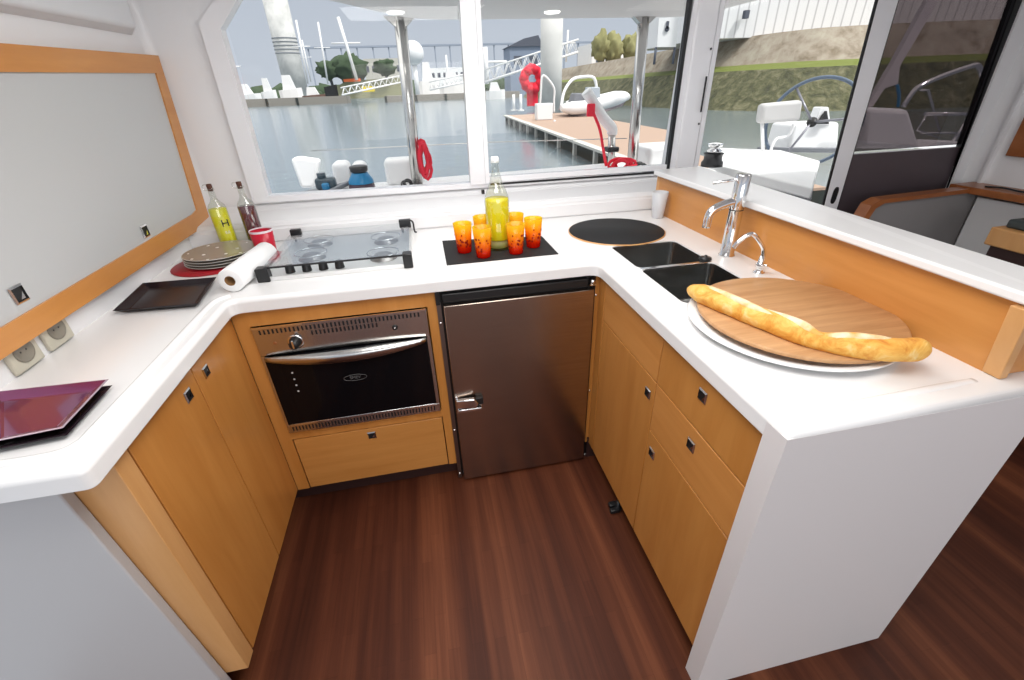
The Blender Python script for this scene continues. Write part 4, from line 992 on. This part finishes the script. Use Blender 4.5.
# far buildings
def house(x0, x1, yt, yb, Y, label, m, roof=None, cat='building'):
    a = at(x0, yb, Y); b = at(x1, yt, Y); root = thing('waterside_building', label, cat, ((a.x+b.x)/2, Y, WZ))
    bm = nb(); box(bm, (a.x, Y, WZ), (b.x, Y+10, b.z)); obj('wall', bm, m, root)
    w = b.x-a.x; bm = nb()
    if roof: slab(bm, [(a.x-.5, Y-.5, b.z), (b.x+.5, Y-.5, b.z), (b.x-.1*w, Y-.5, b.z+w*.28), (a.x+w*.45, Y-.5, b.z+w*.20)], (0, 11, 0)); obj('roof', bm, roof, root)
    else: bm.free()
    bm = nb(); n_ = max(2, int(w/3.5))
    for k in range(n_): box(bm, (a.x+w*(k+.25)/n_, Y-.1, b.z-(b.z-WZ)*.35), (a.x+w*(k+.75)/n_, Y, b.z-(b.z-WZ)*.18))
    obj('window_band', bm, SHED, root)
house(366, 400, 58, 78, 330, 'low pale building behind the left steel post', CONC)
house(425, 470, 67, 80, 320, 'low pale building right of the round tank', WAL)
house(511, 541, 46, 92, 150, 'blue-grey boat shed with dark roof left of the pale pile', SHEDB, SHED)
house(592, 642, 42, 60, 110, 'low white building on top of the bank', WAL)
# pale pile and pontoon
c = at(551, 100, 44); root = thing('mooring_pile', 'thick pale mooring pile beside the pontoon', 'pile', (c.x, 44, WZ))
bm = nb(); lathe(bm, [(0, WZ), (.95, WZ), (.95, at(549, 14, 44).z), (0, at(549, 14, 44).z)], (c.x, 44, 0), 28); obj('shaft', bm, PILE, root)
root = thing('pontoon', 'floating pontoon with brown deck stretching from the right pane', 'pontoon', (8.5, 24, WZ))
PZ = -.32
pr_, pq_ = on_z(668, 130, PZ), on_z(688, 152, PZ)
pl = [(4.95, 7.2), (5.55, 12), (6.9, 37), (12.0, 37), (pr_.x, pr_.y), (pq_.x, pq_.y), (7.4, 7.2)]
bm = nb(); prism(bm, pl, PZ-.05, PZ, 0); obj('deck', bm, TEAK, root)
bm = nb()
pi_ = [(5.05, 7.2), (5.62, 12), (6.97, 37)]
for (xa, ya), (xb, yb) in zip(pi_, pi_[1:]): slab(bm, [(xa-.18, ya, PZ-.05), (xb-.18, yb, PZ-.05), (xb-.18, yb, PZ+.03), (xa-.18, ya, PZ+.03)], (.30, 0, 0))
obj('edge_beam', bm, CONC, root)
bm = nb(); prism(bm, [(x*.985+.15, y) for x, y in pl], WZ-.1, PZ-.06, 0); obj('float', bm, DEPTH, root)
bm = nb()
for (xa, ya), (xb, yb), cnt in (((5.05, 7.2), (5.62, 12), 3), ((5.62, 12), (6.97, 37), 10)):
    for k in range(cnt):
        t = k/cnt; x = xa+(xb-xa)*t; y = ya+(yb-ya)*t; box(bm, (x-.14, y, WZ-.1), (x+.02, y+.14, PZ))
obj('fender_strip', bm, CONC, root)
bm = nb()
for (xa, ya), (xb, yb) in (((5.45, 9.8), (5.6, 11.8)), ((5.9, 15.5), (6.15, 19.5)), ((6.3, 22), (6.6, 28))): slab(bm, [(xa-.06, ya, WZ+.05), (xb-.06, yb, WZ+.05), (xb-.06, yb, WZ+.10), (xa-.06, ya, WZ+.10)], (.1, 0, 0))
obj('weed_line', bm, LIME, root)
# hose cabinet, red reel: each stands on the pontoon deck
def deck(px, py): return on_z(px, py, PZ)
g_ = deck(534, 106); k_ = (g_-EYE).length/460.0
root = thing('hose_reel_stand', 'red reel on a red post at the pontoon end', 'hose reel', tuple(g_)); tp = at(532, 79, g_.y)
bm = nb(); box(bm, (tp.x-.02*g_.y*.5, g_.y, PZ), (tp.x+.025*g_.y*.5, g_.y+.3, tp.z-.3), bev=.03); obj('post', bm, ROPE_R, root)
bm = nb(); random.seed(2); R_ = 7*k_
tube(bm, [tp+Vector((math.cos(2*PI*k/26)*R_*(1+.2*random.random()), .3*math.sin(k*2), math.sin(2*PI*k/26)*R_*(1+.2*random.random()))) for k in range(26)], 4.0*k_, 8, closed=True); obj('reel', bm, ROPE_R, root)
def rail(points, Y, r, name, label, m=WAL):
    bm = nb(); tube(bm, smooth_path([at(x, y, Y) for x, y in points], 4), r, 8); solo(name, bm, m, label, 'rail')
g_ = deck(554, 113); rail([(540, 106), (541, 88), (542, 77), (546, 77), (554, 88), (554, 100), (554, 113)], g_.y, .0022*g_.y, 'hand_rail', 'white bent handrail beside the red reel post')
g_ = deck(546, 120)
bm = nb(); a_ = at(537, 120, g_.y); b_ = at(553, 103, g_.y); box(bm, (a_.x, g_.y, PZ), (b_.x, g_.y+.6, b_.z), bev=.05); solo('service_pedestal', bm, WAL, 'white service box on the edge of the pontoon', 'box')
g_ = deck(557, 121); bm = nb(); Yh = g_.y-.4; tube(bm, smooth_path([at(555, 120, Yh), at(553, 128, Yh), at(556, 135, Yh), at(562, 138, Yh), at(568, 132, Yh), at(575, 127, Yh)], 5), .0024*Yh, 8); solo('mooring_hose', bm, WAL, 'thick white hose looping over the pontoon edge', 'hose')
for px, l in ((514, 'leftmost white mooring bollard at the far pontoon end'), (521, 'right white mooring bollard at the far pontoon end')):
    g_ = deck(px, 111); bm = nb(); tube(bm, [(g_.x, g_.y, PZ), (g_.x, g_.y, PZ+1.3)], .12, 8); lathe(bm, [(0, .0), (.3, 0), (.3, .10), (0, .10)], (g_.x, g_.y, PZ), 12); solo('bollard', bm, WAL, l, 'bollard')
# dinghy
g_ = deck(592, 116); Yd = g_.y; kk = Yd/19
root = thing('inflatable_dinghy', 'white inflatable dinghy with console resting by the pontoon', 'dinghy', tuple(g_))
def dp(x, y, dy=0): return at(x, y, Yd+dy*kk)
def dtube(pts, r): 
    P_ = smooth_path(pts, 5); n_ = len(P_); bm = nb(); tube(bm, P_, [r*(.45+.55*min(1, i/4, (n_-1-i)/6)) for i in range(n_)], 12); return bm
obj('near_tube', dtube([dp(561, 108), dp(575, 108), dp(592, 106), dp(610, 101), dp(622, 97), dp(628, 97, .8)], .24*kk), WAL, root)
obj('far_tube', dtube([dp(566, 104, 2), dp(580, 103, 2), dp(600, 100, 2), dp(618, 96, 2), dp(628, 97, .8)], .22*kk), WAL, root)
bm = nb(); slab(bm, [dp(566, 110, .2), dp(578, 116, .5), dp(600, 114, .5), dp(622, 106, .5), dp(628, 99, .6), dp(600, 104, .4)], (0, 1.2*kk, 0)); obj('under_hull', bm, mat('pinkish_hull_bottom', (.42, .34, .36), .6), root)
bm = nb(); slab(bm, [dp(588, 104, .6), dp(601, 103, .6), dp(600, 87, .6), dp(591, 87, .6)], (0, .7*kk, 0), bev=.05); obj('console', bm, mat('console_grey', (.42, .46, .50), .3), root)
bm = nb(); slab(bm, [dp(572, 105, .9), dp(586, 104, .9), dp(584, 93, .9), dp(576, 93, .9)], (0, .7*kk, 0), bev=.08); obj('outboard', bm, GREYDK, root)
bm = nb(); slab(bm, [dp(613, 98, .5), dp(620, 97, .5), dp(618, 92, .5)], (0, .3, 0)); obj('marker', bm, LIME, root)
bm = nb(); tube(bm, smooth_path([dp(561, 108, .3), dp(564, 92, .6), dp(572, 80, .8), dp(582, 77, 1), dp(594, 78, 1), dp(597, 92, 1)], 4), .06*kk, 8); obj('arch_rail', bm, WAL, root)

# embankment (right): rock slope, grass band, earth wall
foot = [(29, 130), (26.5, 75), (25, 48), (27, 36), (33, 30.5), (46, 27), (75, 21), (120, 8)]
def band(name, z0, z1, b0, b1, m, label, cat='bank', foot_=foot):
    """a strip of slope between heights z0, z1 set back b0, b1 from the waterline"""
    bm = nb(); rows = []
    P_ = smooth_path([(x, y, 0) for x, y in foot_], 10)
    n_ = 6
    for j in range(n_+1):
        t = j/n_; row = []
        for i, p in enumerate(P_):
            tg_ = (P_[min(i+1, len(P_)-1)]-P_[max(i-1, 0)]).normalized(); nr = Vector((-tg_.y, tg_.x, 0)); 
            if nr.dot(p) < 0: nr = -nr
            bb_ = b0+(b1-b0)*t; w = noise.noise(Vector((i*.4, j*.9, z0)))*.25*(0 < j < n_)
            q = p+nr*(bb_+w); row.append(bm.verts.new((q.x, q.y, z0+(z1-z0)*t+w*.6)))
        rows.append(row)
    for A, B in zip(rows, rows[1:]):
        for i in range(len(A)-1): f = bm.faces.new((A[i], A[i+1], B[i+1], B[i])); f.smooth = True
    return solo(name, bm, m, label, cat)
band('rock_bank', WZ-.3, 2.15, 0, 3.2, ROCK, 'mossy rock slope above the water on the right')
band('grass_strip', 2.15, 2.6, 3.2, 4.4, GRASS, 'bright green grass strip along the bank')
band('earth_bank', 2.6, 4.9, 4.4, 6.2, TANW, 'tan earth bank above the grass strip')
band('flat_ground', 4.9, 5.0, 6.2, 40, TANW, 'pale flat ground on top of the bank')
# hall on the bank
HX = at(703, 40, 44).x
root = thing('harbour_hall', 'long white corrugated hall above the bank on the right', 'building', (45, 42, 4.9))
bm = nb(); slab(bm, [(HX, 44, 4.8), (90, 36, 4.8), (90, 36, 16), (HX, 44, 16)], (0, 14, 0)); obj('wall', bm, HALL, root)
bm = nb(); slab(bm, [(HX-.5, 43.5, 16), (91, 35.5, 16), (91, 40, 19), (HX-.5, 50, 19)], (0, 10, 0)); obj('roof', bm, GREYDK, root)
bm = nb(); c_ = at(739, 16, 44); box(bm, (c_.x-.15, 42.9, c_.z-.3), (c_.x+.25, 43.3, c_.z+.3)); obj('wall_lamp', bm, SHED, root)
root = thing('white_sign_board', 'white square board with small dark mark above the bank', 'sign', (24, 46, 4.8))
a, b, c2, d2 = at(657, 47, 46), at(676, 47, 46), at(679, 16, 46), at(659, 18, 46)
bm = nb(); slab(bm, [a, b, c2, d2], (0, .4, 0)); obj('panel', bm, WAL, root)
m_ = at(667, 29, 45.9); bm = nb(); lathe(bm, [(0, .0), (.22, 0), (.22, .05), (0, .05)], m_, 14, axis=(0, -1, 0)); box(bm, (m_.x-.12, 45.85, m_.z), (m_.x+.12, 45.95, m_.z+.6)); obj('mark', bm, SHED, root)
bm = nb()
for p in (a, b): tube(bm, [(p.x, 46.2, 3.0), (p.x, 46.2, p.z)], .12, 8)
obj('post', bm, SHED, root)
for i, (px, py, l) in enumerate(((600, 47, 'leftmost bush on the bank top'), (614, 49, 'middle bush on the bank top'), (632, 47, 'rightmost bush on the bank top'))):
    c_ = at(px, py, 95); bm = nb(); blob(bm, c_, (1.6, 1.5, 2.2), 3, .4, 2); tube(bm, [(c_.x, 95, 3), tuple(c_)], .2, 6); solo('bank_bush', bm, mat('olive_bush', (.28, .27, .12), .9), l, 'bush')
# boat's reflection-less lamp: round white lights above pontoon
# ================================================================== LIGHT
w = bpy.data.worlds.new('sky'); bpy.context.scene.world = w; w.use_nodes = True; nt = w.node_tree
bg = nt.nodes['Background']; tc = nt.nodes.new('ShaderNodeTexCoord'); sp = nt.nodes.new('ShaderNodeSeparateXYZ'); nt.links.new(tc.outputs['Generated'], sp.inputs[0])
rp_ = nt.nodes.new('ShaderNodeValToRGB'); cr = rp_.color_ramp; cr.elements[0].position = 0; cr.elements[0].color = (.50, .545, .61, 1); cr.elements[1].position = .62; cr.elements[1].color = (1.5, 1.49, 1.46, 1)
e = cr.elements.new(.28); e.color = (.43, .475, .56, 1)
nt.links.new(sp.outputs['Z'], rp_.inputs[0]); nt.links.new(rp_.outputs[0], bg.inputs['Color']); bg.inputs['Strength'].default_value = 1.0
def light(name, kind, loc, energy, size=1, col=(1, 1, 1), rot=(0, 0, 0), sy=None):
    l = bpy.data.lights.new(name, kind); l.energy = energy; l.color = col
    if kind == 'AREA':
        l.size = size
        if sy: l.shape = 'RECTANGLE'; l.size_y = sy
    if kind == 'SUN': l.angle = size
    if kind == 'POINT': l.shadow_soft_size = size
    o = bpy.data.objects.new(name, l); C.objects.link(o); o.location = loc; o.rotation_euler = rot; return o
sd_ = -Vector((.42, -.40, .82)).normalized(); qq = Vector((0, 0, -1)).rotation_difference(sd_).to_euler()
light('sun_light', 'SUN', (0, 0, 10), 2.6, math.radians(5), (1, .98, .95), tuple(qq))
light('forward_fill_light', 'AREA', (.5, -2.15, 1.35), 20, 2.4, (1, .97, .93), (math.radians(84), 0, 0), .9)  # added fill behind the camera; no window is built there
light('overhead_fill_light', 'AREA', (.1, .55, 1.99), 17, 1.0, (1, .98, .95), (0, 0, 0), .7)  # this and the next two: unseen overhead fill added to brighten the cabin
light('overhead_fill_light', 'AREA', (.3, 1.6, 1.99), 10, .9, (1, .99, .97), (0, 0, 0), .5)
light('overhead_fill_light', 'AREA', (2.3, .9, 1.99), 6, 1.0, (1, .97, .93), (0, 0, 0), .7)

# final: lift the boat and its surroundings so the cabin floor is z = 0
for o in bpy.data.objects:
    if o.parent is None: o.location.z += SH
sc = bpy.context.scene
sc.view_settings.view_transform = 'Standard'; sc.view_settings.look = 'None'; sc.view_settings.gamma = 1; sc.view_settings.exposure = .2
try: sc.view_settings.use_curve_mapping = False
except Exception: pass
